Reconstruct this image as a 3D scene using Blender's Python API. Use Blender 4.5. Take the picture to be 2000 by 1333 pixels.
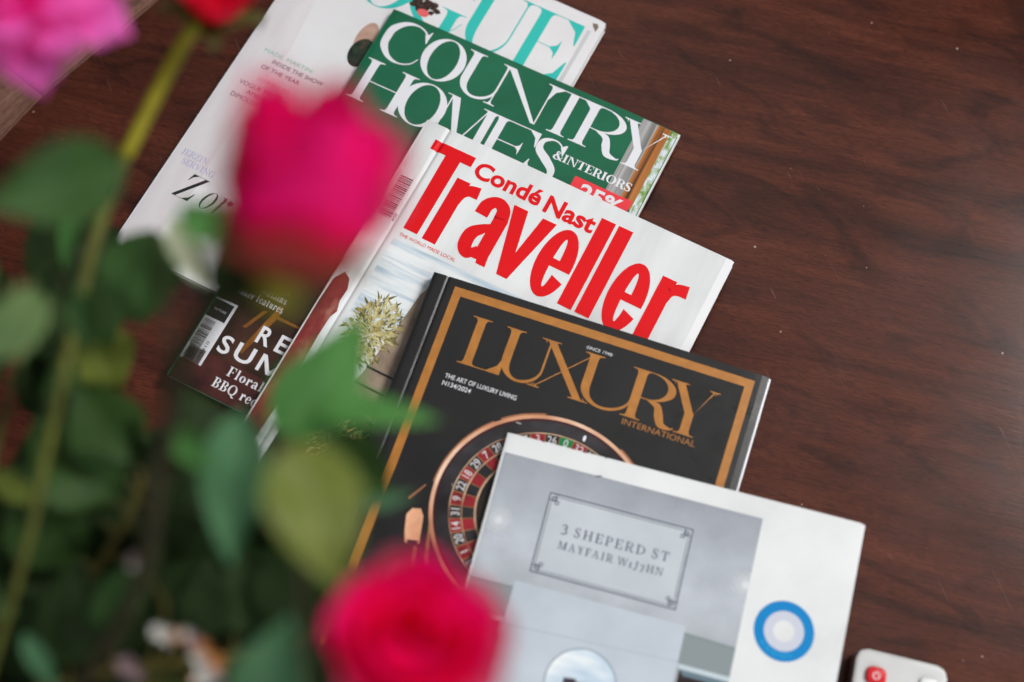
import bpy, bmesh, math, random
from mathutils import Vector, Matrix, Quaternion

sc = bpy.context.scene
for o in list(bpy.data.objects):
    bpy.data.objects.remove(o)
COL = sc.collection
rnd = random.Random(7)

# ------------------------------------------------------------------ camera
TILT, ROLL, FPX, CAMZ = math.radians(19.6154), math.radians(-1.5694), 2646.7, 0.82398
FWD = Vector((0, math.sin(TILT), -math.cos(TILT)))
R0 = Vector((1, 0, 0)); U0 = R0.cross(FWD)
RIGHT = math.cos(ROLL) * R0 + math.sin(ROLL) * U0
UP = -math.sin(ROLL) * R0 + math.cos(ROLL) * U0
CAMPOS = Vector((0, 0, CAMZ))
cam = bpy.data.cameras.new('camera')
cam_o = bpy.data.objects.new('camera', cam); COL.objects.link(cam_o)
M = Matrix((RIGHT, UP, -FWD)).transposed().to_4x4(); M.translation = CAMPOS
cam_o.matrix_world = M
cam.sensor_width = 36.0
cam.lens = FPX * 36.0 / 2000.0
cam.clip_start = 0.02; cam.clip_end = 50
cam.dof.use_dof = True
cam.dof.focus_distance = 0.882
cam.dof.aperture_fstop = 2.3
cam.dof.aperture_blades = 9
sc.camera = cam_o


def pix(px, py, dep):
    """world point on a photo pixel's ray at a given distance along the view axis"""
    return CAMPOS + dep * (FWD + (px - 1000) / FPX * RIGHT - (py - 666.5) / FPX * UP)


def pixz(px, py, z):
    d = FWD + (px - 1000) / FPX * RIGHT - (py - 666.5) / FPX * UP
    return CAMPOS + d * ((z - CAMZ) / d.z)


# ------------------------------------------------------------------ world, lamps, exposure
w = bpy.data.worlds.new('World'); sc.world = w; w.use_nodes = True
w.node_tree.nodes['Background'].inputs[0].default_value = (0.80, 0.88, 1.0, 1)
w.node_tree.nodes['Background'].inputs[1].default_value = 0.16


def area(name, loc, target, sx, sy, power, col, rot=None):
    l = bpy.data.lights.new(name, 'AREA'); l.shape = 'RECTANGLE'; l.size = sx; l.size_y = sy
    l.energy = power; l.color = col
    o = bpy.data.objects.new(name, l); COL.objects.link(o); o.location = loc
    if rot is None:
        o.rotation_euler = (Vector(target) - Vector(loc)).to_track_quat('-Z', 'Y').to_euler()
    else:
        o.rotation_euler = rot
    return o


key = area('window_light', (1.85, 0.98, 2.2), (-.02, 0.20, 0.15), .9, .9, 6.9, (1.0, 0.985, 0.96))
key.data.spread = math.radians(48)
area('camera_side_fill_light', (0.55, -1.35, 1.25), (-.05, 0.15, 0.3), 1.3, 1.3, 20, (0.97, 0.98, 1.0))  # soft fill added behind the camera to brighten camera-facing leaves and petals
area('ceiling_light', (0.49, 1.22, 2.4), None, 2.5, 1.8, 11, (1.0, 0.98, 0.95), (0, 0, math.radians(-41)))
sc.view_settings.view_transform = 'Standard'
sc.view_settings.look = 'None'
sc.view_settings.gamma = 1.0
sc.view_settings.exposure = -0.10
sc.cycles.use_denoising = True
sc.cycles.max_bounces = 8
sc.cycles.transparent_max_bounces = 8


# ------------------------------------------------------------------ node helpers
def mat(name, col=(.8, .8, .8), rough=.5, spec=.5, coat=0.0, sss=0.0):
    m = bpy.data.materials.new(name); m.use_nodes = True
    b = m.node_tree.nodes['Principled BSDF']
    b.inputs['Base Color'].default_value = (*col, 1); b.inputs['Roughness'].default_value = rough
    b.inputs['Specular IOR Level'].default_value = spec
    b.inputs['Coat Weight'].default_value = coat; b.inputs['Coat Roughness'].default_value = .12
    return m


def N(m, t, **kw):
    n = m.node_tree.nodes.new(t)
    for k, v in kw.items():
        if hasattr(n, k): setattr(n, k, v)
    return n


def L(m, a, ao, b, bi):
    m.node_tree.links.new(a.outputs[ao], b.inputs[bi])


def ramp(m, src, so, stops, interp='LINEAR'):
    r = N(m, 'ShaderNodeValToRGB'); r.color_ramp.interpolation = interp
    els = r.color_ramp.elements
    while len(els) < len(stops): els.new(.5)
    for e, (p, c) in zip(els, stops):
        e.position = p; e.color = (*c, 1)
    L(m, src, so, r, 0)
    return r


def mapping(m, scale=(1, 1, 1), rot=(0, 0, 0), loc=(0, 0, 0), coord='Object'):
    tc = N(m, 'ShaderNodeTexCoord'); mp = N(m, 'ShaderNodeMapping')
    mp.inputs['Scale'].default_value = scale; mp.inputs['Rotation'].default_value = rot; mp.inputs['Location'].default_value = loc
    if rot[2] and not (scale[0] == scale[1]):          # turn first, then stretch
        m0 = N(m, 'ShaderNodeMapping'); m0.inputs['Rotation'].default_value = rot; mp.inputs['Rotation'].default_value = (0, 0, 0)
        L(m, tc, coord, m0, 0); L(m, m0, 0, mp, 0)
    else:
        L(m, tc, coord, mp, 0)
    return mp


def noise(m, vec, scale, detail=4, rough=.55, dist=0.0):
    n = N(m, 'ShaderNodeTexNoise'); n.inputs['Scale'].default_value = scale
    n.inputs['Detail'].default_value = detail; n.inputs['Roughness'].default_value = rough; n.inputs['Distortion'].default_value = dist
    L(m, vec, 0, n, 'Vector')
    return n


def mix(m, fac, a, b, mode='MIX'):
    x = N(m, 'ShaderNodeMix'); x.data_type = 'RGBA'; x.blend_type = mode
    for s, i in ((fac, 0), (a, 6), (b, 7)):
        if isinstance(s, tuple) and len(s) == 2: L(m, s[0], s[1], x, i)
        elif isinstance(s, (int, float)): x.inputs[i].default_value = s
        else: x.inputs[i].default_value = (*s, 1)
    return x


def bsdf(m): return m.node_tree.nodes['Principled BSDF']


def setcol(m, n, out=0): L(m, n, out, bsdf(m), 'Base Color')


def bump(m, n, out, strength, dist):
    b = N(m, 'ShaderNodeBump'); b.inputs['Strength'].default_value = strength; b.inputs['Distance'].default_value = dist
    L(m, n, out, b, 'Height'); L(m, b, 0, bsdf(m), 'Normal')


def noisemat(name, stops, scale=(1, 1, 1), ns=100, detail=5, rough=.36, spec=.22, rot=0, dist=0.0):
    m = mat(name, rough=rough, spec=spec)
    mp = mapping(m, scale, (0, 0, rot))
    n = noise(m, mp, ns, detail, .6, dist)
    setcol(m, ramp(m, n, 0, stops))
    return m


# ------------------------------------------------------------------ object helpers
def obj(name, me, m=None, parent=None):
    o = bpy.data.objects.new(name, me); COL.objects.link(o)
    if m is not None and len(me.materials) == 0: me.materials.append(m)
    if parent is not None: o.parent = parent
    return o


def mesh(name, verts, faces, smooth=False):
    me = bpy.data.meshes.new(name); me.from_pydata([tuple(v) for v in verts], [], faces); me.update()
    if smooth:
        for p in me.polygons: p.use_smooth = True
    return me


def bmesh_mesh(name, bm, smooth=False):
    me = bpy.data.meshes.new(name); bm.normal_update(); bm.to_mesh(me); bm.free()
    if smooth:
        for p in me.polygons: p.use_smooth = True
    return me


def empty(name, loc, rz=0, label=None, cat=None, group=None):
    o = bpy.data.objects.new(name, None); COL.objects.link(o); o.location = loc; o.rotation_euler = (0, 0, rz)
    o.empty_display_size = .02
    if label: o['label'] = label; o['category'] = cat
    if group: o['group'] = group
    return o


def rounded_rect(x0, y0, x1, y1, r, n=6):
    pts = []
    for cx, cy, a in ((x1 - r, y1 - r, 0), (x0 + r, y1 - r, 90), (x0 + r, y0 + r, 180), (x1 - r, y0 + r, 270)):
        for i in range(n + 1):
            t = math.radians(a + 90 * i / n); pts.append((cx + r * math.cos(t), cy + r * math.sin(t)))
    return pts


def prism(bm, pts, z0, z1):
    a = [bm.verts.new((x, y, z0)) for x, y in pts]; b = [bm.verts.new((x, y, z1)) for x, y in pts]
    n = len(pts)
    bm.faces.new(a[::-1]); bm.faces.new(b)
    for i in range(n): bm.faces.new((a[i], a[(i + 1) % n], b[(i + 1) % n], b[i]))


def tube(path, radii, seg=10):
    vs, fs = [], []
    prev = None
    for i, p in enumerate(path):
        t = (path[min(i + 1, len(path) - 1)] - path[max(i - 1, 0)]).normalized()
        if prev is None:
            n = t.orthogonal().normalized()
        else:
            n = (prev - t * prev.dot(t)).normalized()
        prev = n; b = t.cross(n)
        for k in range(seg):
            a = 2 * math.pi * k / seg
            vs.append(p + (n * math.cos(a) + b * math.sin(a)) * radii[i])
    for i in range(len(path) - 1):
        for k in range(seg):
            fs.append((i * seg + k, i * seg + (k + 1) % seg, (i + 1) * seg + (k + 1) % seg, (i + 1) * seg + k))
    fs.append(tuple(range(seg - 1, -1, -1))); e = (len(path) - 1) * seg
    fs.append(tuple(range(e, e + seg)))
    return vs, fs


def spline(pts, n=8):
    """Catmull-Rom through 2D or 3D points (tuples or Vectors)"""
    P = [Vector(p) for p in pts]; P = [2 * P[0] - P[1]] + P + [2 * P[-1] - P[-2]]
    out = []
    for i in range(1, len(P) - 2):
        for k in range(n):
            t = k / n
            out.append(.5 * ((2 * P[i]) + (P[i + 1] - P[i - 1]) * t + (2 * P[i - 1] - 5 * P[i] + 4 * P[i + 1] - P[i + 2]) * t * t + (3 * P[i] - P[i - 1] - 3 * P[i + 1] + P[i + 2]) * t ** 3))
    out.append(P[-2])
    return out


# ------------------------------------------------------------------ the table
def wood(name, dark, mid, light, ang, rough=.3, scale=1.0, specks=True):
    m = mat(name, rough=rough, spec=.26)
    mp = mapping(m, (1.0 * scale, 7 * scale, 7 * scale), (0, 0, ang))
    n1 = noise(m, mp, 5, 6, .6, .9)
    mp2 = mapping(m, (4 * scale, 55 * scale, 60 * scale), (0, 0, ang))
    n2 = noise(m, mp2, 9, 5, .65, .3)
    mp3 = mapping(m, (2.0 * scale, 5.0 * scale, 5 * scale), (0, 0, ang + .15), (3.1, .4, 0))
    n3 = noise(m, mp3, 6.5, 3, .5, 1.6)
    r1 = ramp(m, n1, 0, [(.28, dark), (.5, mid), (.72, light)])
    r2 = ramp(m, n2, 0, [(.3, (.72, .70, .70)), (.56, (1, 1, 1)), (.75, (1.14, 1.1, 1.08))])
    nf_ = noise(m, mapping(m, (28 * scale, 240 * scale, 60), (0, 0, ang + .05)), 6, 3, .6, .2); rf_ = ramp(m, nf_, 0, [(.34, (.60, .58, .58)), (.52, (1, 1, 1)), (.7, (1.22, 1.18, 1.15))])
    x = mix(m, 1.0, (r1, 0), (r2, 0), 'MULTIPLY'); x = mix(m, 1.0, (x, 2), (rf_, 0), 'MULTIPLY')
    r3 = ramp(m, n3, 0, [(.52, (1, 1, 1)), (.62, (.72, .70, .72)), (.74, (.5, .5, .54))])
    y = mix(m, 1.0, (x, 2), (r3, 0), 'MULTIPLY')
    last = y
    if specks:
        mpv = mapping(m, (1, 1, 1), (0, 0, .6))
        v = N(m, 'ShaderNodeTexVoronoi'); v.inputs['Scale'].default_value = 52; L(m, mpv, 0, v, 'Vector')
        nv = noise(m, mpv, 30, 2)
        add = N(m, 'ShaderNodeMath', operation='ADD'); L(m, v, 'Distance', add, 0)
        sub = N(m, 'ShaderNodeMath', operation='MULTIPLY'); L(m, nv, 0, sub, 0); sub.inputs[1].default_value = .10; L(m, sub, 0, add, 1)
        rv = ramp(m, add, 0, [(.080, (1, 1, 1)), (.094, (0, 0, 0))])
        last = mix(m, (rv, 0), (y, 2), (.34, .25, .20))
        # hairline scratches
        mps = mapping(m, (150, 9, 1), (0, 0, -.35)); ns = noise(m, mps, 3.0, 2, .5, .6)
        rs = ramp(m, ns, 0, [(.735, (0, 0, 0)), (.76, (.35, .35, .35))])
        last = mix(m, (rs, 0), (last, 2), (.16, .09, .07))
    setcol(m, last, 2)
    nr = noise(m, mapping(m, (1, 1, 1)), 14, 4)
    rr = ramp(m, nr, 0, [(.3, (rough * .82,) * 3), (.7, (rough * 1.2,) * 3)])
    L(m, rr, 0, bsdf(m), 'Roughness')
    bump(m, n2, 0, .12, .0006)
    return m


M_TABLE = wood('mahogany', (.034, .0088, .0048), (.074, .0180, .0090), (.114, .0290, .0140), math.radians(16), .21)
M_RIM = wood('worn_rim_wood', (.15, .068, .046), (.22, .11, .08), (.31, .165, .125), math.radians(0), .38, 1.4, False)
M_FLOOR = wood('floor_boards', (.06, .035, .02), (.10, .06, .035), (.15, .09, .055), math.radians(40), .5, .6, False)

NSEG = 44; DA = 2 * math.pi / NSEG
bend = Vector((-.32049, .48475, 0)); TR_ = 1.10
TC = bend + TR_ * Vector((math.sin(math.radians(48.65)), -math.cos(math.radians(48.65)), 0))
TABLE_A0 = math.atan2((bend - TC).y, (bend - TC).x)
table = empty('table', (TC.x, TC.y, -.75), 0, 'round dark mahogany table with a lighter segmented wooden rim', 'table')


def ring_pts(r): return [(r * math.cos(TABLE_A0 + i * DA), r * math.sin(TABLE_A0 + i * DA)) for i in range(NSEG)]


bm = bmesh.new(); prism(bm, ring_pts(TR_ - .0012), .718, .75)
top_e = [e for e in bm.edges if all(abs(v.co.z - .75) < 1e-5 for v in e.verts)]
bmesh.ops.bevel(bm, geom=top_e, offset=.0012, segments=2, affect='EDGES', profile=.5)
tt = obj('tabletop', bmesh_mesh('tabletop', bm), M_TABLE, table)
h = DA / 2
ri, ro = (TR_ + .0004) * math.cos(h), (TR_ + .092) * math.cos(h)
bm = bmesh.new()
g = .0005
prism(bm, [(-ri * math.tan(h) + g, ri), (ri * math.tan(h) - g, ri), (ro * math.tan(h) - g, ro), (-ro * math.tan(h) + g, ro)], .722, .7494)
bmesh.ops.bevel(bm, geom=[e for e in bm.edges if all(v.co.z > .74 for v in e.verts)], offset=.0014, segments=2, affect='EDGES')
seg_me = bmesh_mesh('rim_segment', bm); seg_me.materials.append(M_RIM)
for i in range(NSEG):
    s = obj('rim_segment', seg_me, None, table)
    s.rotation_euler = (0, 0, TABLE_A0 + (i + .5) * DA - math.pi / 2)
for i in range(4):
    a = TABLE_A0 + .4 + i * math.pi / 2
    bm = bmesh.new(); cx, cy = .8 * math.cos(a), .8 * math.sin(a)
    v0 = [(cx + .022 * math.cos(k * math.pi / 4), cy + .022 * math.sin(k * math.pi / 4)) for k in range(8)]
    prism(bm, v0, 0, .70); prism(bm, [(cx + (x - cx) * 1.7, cy + (y - cy) * 1.7) for x, y in v0], .70, .717)
    obj('leg', bmesh_mesh('leg', bm), M_TABLE, table)
fl = obj('floor', mesh('floor', [(-4, -4, -.7505), (4, -4, -.7505), (4, 4, -.7505), (-4, 4, -.7505)], [(0, 1, 2, 3)]), M_FLOOR)
fl['kind'] = 'structure'

# ------------------------------------------------------------------ magazines
MM = .001


class Mag:
    def __init__(s, name, label, x, y, ang, w, h, z0, z1, prof, cover_mat, spine_mat, page_mat, corner=.0012, inset=.0006, proud=None):
        s.w, s.h, s.t, s.prof = w, h, z1 - z0, prof
        s.root = empty(name, (x, y, z0), ang, label, 'magazine', 'magazines fanned out in an overlapping pile')
        s.nl = 0
        t = s.t; cov = .00028
        # page block: a solid whose top follows the cover profile
        s.slab('page_block', .0009, inset + .0003 if proud is None else -proud, inset, None, cov, cov * 1.2, page_mat)
        s.slab('back_cover', 0, 0, 0, cov, None, 0, cover_mat, flat=True, corner=corner)
        s.slab('front_cover', 0, 0, 0, None, None, 0, cover_mat, cov=cov, corner=corner)
        bm = bmesh.new()
        prism(bm, [(-.00025, -h), (.0006, -h), (.0006, 0), (-.00025, 0)], cov * 1.05, t - cov * 1.3)
        obj('spine', bmesh_mesh('spine', bm), spine_mat, s.root)

    def us(s, u0, u1):
        u = u0; out = [u0]
        while u < u1 - 1e-9:
            step = .0012 if u < .034 else .004
            u = min(u + step, u1); out.append(u)
        return out

    def slab(s, name, il, ir, itb, z1, z0, topdrop, m, flat=False, cov=None, corner=0):
        us = s.us(il, s.w - ir); y0, y1 = -s.h + itb, -itb
        bm = bmesh.new(); rows = []
        for u in us:
            dy = 0
            if corner:
                e = min(u - il, s.w - ir - u)
                if u > s.w / 2 and e < corner: dy = corner - math.sqrt(max(0, corner ** 2 - (corner - e) ** 2))
            if flat: zt, zb = z1, 0
            else:
                zt = s.t + s.prof(u) - topdrop
                zb = (zt - cov) if cov else z0
            rows.append([bm.verts.new((u, y0 + dy, zb)), bm.verts.new((u, y1 - dy, zb)), bm.verts.new((u, y1 - dy, zt)), bm.verts.new((u, y0 + dy, zt))])
        for a, b in zip(rows, rows[1:]):
            for k in range(4): bm.faces.new((a[k], b[k], b[(k + 1) % 4], a[(k + 1) % 4]))
        bm.faces.new(rows[0]); bm.faces.new(rows[-1][::-1])
        bmesh.ops.recalc_face_normals(bm, faces=bm.faces)
        return obj(name, bmesh_mesh(name, bm), m, s.root)

    def decal(s, name, polys, m, layer=1, sub=None):
        """polys: list of polygons in page mm (u right, v down); each its own hair's breadth above the one before"""
        bm = bmesh.new(); lay = bm.verts.layers.float.new('lift')
        for k, pg in enumerate(polys):
            vs = []
            for u, v in pg:
                q = bm.verts.new((u * MM, -v * MM, 0)); q[lay] = layer * .00003 + (k % 9) * .0000022; vs.append(q)
            try: bm.faces.new(vs)
            except ValueError: pass
        lo = min(v.co.x for v in bm.verts); hi = max(v.co.x for v in bm.verts)
        big = [p for p in s.us(0, s.w) if lo < p < hi]
        for u in big:
            bmesh.ops.bisect_plane(bm, geom=bm.verts[:] + bm.edges[:] + bm.faces[:], plane_co=(u, 0, 0), plane_no=(1, 0, 0), dist=1e-7)
        if len(big): bmesh.ops.triangulate(bm, faces=[f for f in bm.faces if len(f.verts) > 4])
        for v in bm.verts: v.co.z = s.t + s.prof(min(max(v.co.x, 0), s.w)) + v[lay]
        for f in bm.faces:
            f.normal_update()
            if f.normal.z < 0: f.normal_flip()
        return obj(name, bmesh_mesh(name, bm), m, s.root)

    def rect(s, name, u0, v0, u1, v1, m, layer=1):
        return s.decal(name, [[(u0, v0), (u1, v0), (u1, v1), (u0, v1)]], m, layer)

    def text(s, name, body, u0, u1, vbase, h, m, layer=3, bold=0.0, shear=0.0, capref='H', curve=None):
        polys, x0, x1, ch = font_polys(body, bold)
        k = h / ch; kx = (u1 - u0) / (x1 - x0)
        out = []
        for pg in polys:
            q = []
            for x, y in pg:
                uu = u0 + (x - x0) * kx + shear * y * k; q.append((uu, vbase - y * k))
            out.append(q)
        if curve: out = [[curve(a, b) for a, b in q] for q in out]
        return s.decal(name, out, m, layer)

    def letters(s, name, spec, vtop, vbase, K, k, m, layer=3, shear=0):
        H = vbase - vtop; polys = []
        for ch, u0, u1 in spec:
            for pg in serif(ch, (u1 - u0) / H, K, k):
                polys.append([(u0 + x * H + shear * y * H, vbase - y * H) for x, y in pg])
        return s.decal(name, polys, m, layer)

    def serif_line(s, name, body, u0, u1, vbase, cap, m, K=.16, k=.045, layer=3, space=.1):
        adv = 0; spec = []
        for ch in body:
            if ch == ' ': adv += .34; continue
            wd = WID.get(ch, .6); spec.append((ch, adv, wd)); adv += wd + space
        f = (u1 - u0) / (adv - space)
        polys = []
        for ch, x, wd in spec:
            for pg in serif(ch, wd * f / cap, K, k):
                polys.append([(u0 + x * f + px * cap, vbase - py * cap) for px, py in pg])
        return s.decal(name, polys, m, layer)


_fc = {}


def font_polys(body, bold=0.0):
    if (body, bold) in _fc: return _fc[(body, bold)]

    def conv(t):
        cu = bpy.data.curves.new('tmp', 'FONT'); cu.body = t; cu.size = 1; cu.offset = bold; cu.resolution_u = 4
        o = bpy.data.objects.new('tmp', cu); COL.objects.link(o)
        dg = bpy.context.evaluated_depsgraph_get(); me = bpy.data.meshes.new_from_object(o.evaluated_get(dg))
        pl = [[(me.vertices[i].co.x, me.vertices[i].co.y) for i in p.vertices] for p in me.polygons]
        bpy.data.objects.remove(o); bpy.data.curves.remove(cu); bpy.data.meshes.remove(me)
        return pl
    pl = conv(body); ref = conv('H')
    xs = [x for p in pl for x, y in p]
    r = (pl, min(xs), max(xs), max(y for p in ref for x, y in p))
    _fc[(body, bold)] = r
    return r


# --- drawn serif alphabet (high-contrast roman); box height 1, width w
WID = dict(A=.72, B=.62, C=.7, D=.74, E=.6, F=.56, G=.76, H=.78, I=.36, J=.42, L=.58, M=.92, N=.78, O=.78, P=.58, Q=.78, R=.68, S=.52, T=.64,
           U=.74, V=.72, W=1.0, X=.7, Y=.68, Z=.62, a=.44, b=.5, c=.42, e=.44, f=.34, h=.52, i=.26, l=.26, n=.54, o=.46, r=.38, s=.38, t=.34, u=.54, w=.7)
WID.update({'1': .36, '3': .48, '7': .5, '&': .72, "'": .16})


def R_(x0, y0, x1, y1): return [(x0, y0), (x1, y0), (x1, y1), (x0, y1)]


def strip(pts, wid):
    out = []
    Lp, Rp = [], []
    for i, p in enumerate(pts):
        t = (pts[min(i + 1, len(pts) - 1)] - pts[max(i - 1, 0)])
        t = t.normalized() if t.length > 1e-9 else Vector((1, 0))
        n = Vector((-t.y, t.x)) * wid[i] * .5
        Lp.append(p + n); Rp.append(p - n)
    for i in range(len(pts) - 1):
        out.append([tuple(Lp[i][:2]), tuple(Lp[i + 1][:2]), tuple(Rp[i + 1][:2]), tuple(Rp[i][:2])])
    return out


def sw(pts, wid, n=6):
    """smooth stroke through points with widths"""
    P = spline(pts, n); W = []
    for i in range(len(P)):
        f = i / n; a = min(int(f), len(wid) - 1); b = min(a + 1, len(wid) - 1); W.append(wid[a] + (wid[b] - wid[a]) * (f - a))
    return strip(P, W)


def ring(cx, cy, rx, ry, K, k, a0=0, a1=360, n=36, pw=1.3):
    """elliptical stroke: width K where it runs vertical, k where horizontal; outer edge on rx, ry"""
    out = []; o, i_ = [], []
    for j in range(n + 1):
        a = math.radians(a0 + (a1 - a0) * j / n); c, s = math.cos(a), math.sin(a)
        o.append((cx + rx * c, cy + ry * s)); i_.append((cx + (rx - K) * c, cy + (ry - k) * s))
    for j in range(n): out.append([o[j], o[j + 1], i_[j + 1], i_[j]])
    return out


def bar(x0, x1, wd, y0=0, y1=1):
    """slanted stroke with level ends, from x0 at y0 to x1 at y1 (left edges)"""
    return [(x0, y0), (x0 + wd, y0), (x1 + wd, y1), (x1, y1)]


def foot(x0, x1, y, k, up=True, e=.11, br=.07):
    d = 1 if up else -1
    o = [R_(x0 - e, y, x1 + e, y + d * k) if up else R_(x0 - e, y - k, x1 + e, y)]
    b = y + d * k * .9
    o.append([(x0 - e * .75, b), (x0, b), (x0, b + d * br), (x0 - e * .2, b + d * br * .25)])
    o.append([(x1 + e * .75, b), (x1, b), (x1, b + d * br), (x1 + e * .2, b + d * br * .25)])
    return o


def wedge(x, y, dy, wd=.2):
    """terminal of an arm: hangs from (x,y) by dy, thickening to the arm"""
    return [(x, y), (x + .006, y + dy), (x - .014, y + dy), (x - wd * .3, y + dy * .42), (x - wd, y)]


def serif(ch, w, K, k):
    e = min(.11, .16 * w + .01); P = []

    def stem(x, y0=0, y1=1, b=True, t=True, wd=None):
        wd = wd or K
        P.append(R_(x, y0, x + wd, y1))
        if b: P.extend(foot(x, x + wd, y0, k, True, e))
        if t: P.extend(foot(x, x + wd, y1, k, False, e))
    if ch == 'L':
        stem(e); P.append(R_(e, 0, w, k)); P.append(wedge(w, 0, .4, .3))
    elif ch in 'EF':
        stem(e); P.append(R_(e, 1 - k, w - .02, 1)); P.append(wedge(w - .02, 1, -.34, .26))
        P.append(R_(e + K, .5 - k / 2, w * .74, .5 + k / 2))
        x = w * .74; P.append([(x, .34), (x + .012, .5), (x, .66), (x - .03, .56), (x - .12, .5), (x - .03, .44)])
        if ch == 'E': P.append(R_(e, 0, w, k)); P.append(wedge(w, 0, .38, .3))
    elif ch == 'T':
        stem(w / 2 - K / 2, t=False); P.append(R_(0.01, 1 - k, w - .01, 1)); P.append(wedge(w - .01, 1, -.34, .26))
        P.append([(w - x_, y_) for x_, y_ in wedge(w - .01, 1, -.34, .26)])
    elif ch == 'I':
        stem(w / 2 - K / 2)
    elif ch == 'H':
        stem(e); stem(w - e - K); P.append(R_(e, .5 - k / 2, w - e, .5 + k / 2))
    elif ch == 'N':
        kk = k * 1.3; P.append(R_(e, 0, e + kk, 1)); P.extend(foot(e, e + kk, 0, k, True, e)); P.append(R_(0, 1 - k, e + K * .6, 1))
        P.append([(e - .02, 1), (e + K, 1), (w - e, 0), (w - e - K * .55, 0)])
        P.append(R_(w - e - kk, 0, w - e, 1)); P.extend(foot(w - e - kk, w - e, 1, k, False, e))
    elif ch == 'M':
        kk = k * 1.3; P.append(R_(e, 0, e + kk, 1)); P.extend(foot(e, e + kk, 0, k, True, e))
        P.append(R_(0, 1 - k, e + K * .8, 1)); c = w * .5
        P.append([(e - .01, 1), (e + K, 1), (c + K * .28, 0), (c - K * .3, 0)])
        P.append([(c + K * .05, 0), (c + K * .05 + kk, 0), (w - e - K + kk, 1), (w - e - K, 1)])
        stem(w - e - K)
    elif ch == 'U':
        kk = k * 2.0; cy, rx, ry, cx = .36, w / 2 - e, .375, w / 2
        P.append(R_(e, cy, e + K, 1)); P.extend(foot(e, e + K, 1, k, False, e)); P.append(R_(w - e - kk, cy, w - e, 1)); P.extend(foot(w - e - kk, w - e, 1, k, False, e))
        o, q = [], []
        for n_ in range(31):
            f = n_ / 30; a = math.pi + math.pi * f; sm = f * f * (3 - 2 * f); wd = K + (kk - K) * sm; c_, s_ = math.cos(a), math.sin(a)
            o.append((cx + rx * c_, cy + ry * s_)); q.append((cx + (rx - wd) * c_ + .0 * sm, cy + (ry - k * 2.6) * s_))
        for n_ in range(30): P.append([o[n_], o[n_ + 1], q[n_ + 1], q[n_]])
    elif ch in 'VA':
        kk = k * 1.3; f = []
        f.append([(e * .7, 1), (e * .7 + K, 1), (w / 2 + K * .35, 0), (w / 2 - K * .3, 0)])
        f.append([(w / 2 + K * .02, 0), (w / 2 + K * .02 + kk, 0), (w - e * .7, 1), (w - e * .7 - kk, 1)])
        f.extend(foot(e * .7, e * .7 + K, 1, k, False, e * .8)); f.extend(foot(w - e * .7 - kk, w - e * .7, 1, k, False, e * .8))
        if ch == 'A':
            f = [[(w - x_, 1 - y_) for x_, y_ in pg] for pg in f]; f.append(R_(w * .26, .32, w * .7, .32 + k))
        P.extend(f)
    elif ch == 'W':
        kk = k * 1.3; a = w * .56
        for o in (0, w - a):
            P.append([(o + .02, 1), (o + .02 + K, 1), (o + a / 2 + K * .35, 0), (o + a / 2 - K * .3, 0)])
            P.append([(o + a / 2, 0), (o + a / 2 + kk, 0), (o + a, 1), (o + a - kk, 1)])
            P.extend(foot(o + .02, o + .02 + K, 1, k, False, e * .6))
        P.extend(foot(w - kk - .02, w - .02, 1, k, False, e * .6))
    elif ch == 'X':
        kk = k * 1.4
        P.append([(w - e - K, 0), (w - e, 0), (e + K, 1), (e, 1)]); P.append([(e, 0), (e + kk, 0), (w - e, 1), (w - e - kk, 1)])
        P.extend(foot(w - e - K, w - e, 0, k, True, e)); P.extend(foot(e, e + K, 1, k, False, e))
        P.extend(foot(e, e + kk, 0, k, True, e)); P.extend(foot(w - e - kk, w - e, 1, k, False, e))
    elif ch == 'Y':
        kk = k * 1.4; c = w / 2 - K / 2 + .02
        stem(c, 0, .45, t=False); P.append([(c, .42), (c + K, .42), (e * .8 + K, 1), (e * .8, 1)])
        P.append([(c + K - kk * 1.2, .40), (c + K, .46), (w - e * .8, 1), (w - e * .8 - kk, 1)])
        P.extend(foot(e * .8, e * .8 + K, 1, k, False, e * .8)); P.extend(foot(w - e * .8 - kk, w - e * .8, 1, k, False, e * .8))
    elif ch == 'Z':
        P.append(R_(.03, 1 - k, w, 1)); P.append(R_(0, 0, w, k)); P.append([(0, k * .5), (K, k * .5), (w, 1 - k * .5), (w - K, 1 - k * .5)])
        P.append(wedge(w, 0, .34, .26)); P.append([(w - x_, y_) for x_, y_ in wedge(w - .03, 1, -.3, .22)])
    elif ch in 'OQ':
        P.extend(ring(w / 2, .5, w / 2, .515, K, k * 1.2, n=44))
        if ch == 'Q': P.extend(sw([(w * .45, .1), (w * .6, .02), (w * .78, -.16), (w * 1.0, -.16)], [k, K * .8, K * .7, k]))
    elif ch in 'CG':
        P.extend(sw([(w - .03, .70), (w * .86, .9), (w * .62, .99), (w * .34, .93), (w * .11 + K * .1, .72), (K * .5 + .0, .5), (w * .11 + K * .1, .28), (w * .34, .07), (w * .62, .01), (w * .87, .10), (w - .01, .27)],
                    [k, k * 1.6, k * 1.5, K * .55, K * .95, K, K * .95, K * .55, k * 1.5, k * 1.3, k]))
        P.append([(w - .04, .66), (w - .02, .98), (w - .035, .98), (w - .08, .9), (w - .15, .87)])
        if ch == 'G': stem(w - e - K, 0.04, .4, b=False)
    elif ch == 'D':
        stem(e); P.extend(ring(e + K * .5, .5, w - e - K * .5, .5, K, k, -90, 90, 26))
    elif ch in 'PRB':
        stem(e); b0 = .44 if ch != 'B' else .5; cy = (1 + b0) / 2
        x0 = e + K + (w - e - K) * .18; rx = (w - x0) * (.86 if ch == 'R' else 1.0 if ch == 'P' else .92)
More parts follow.
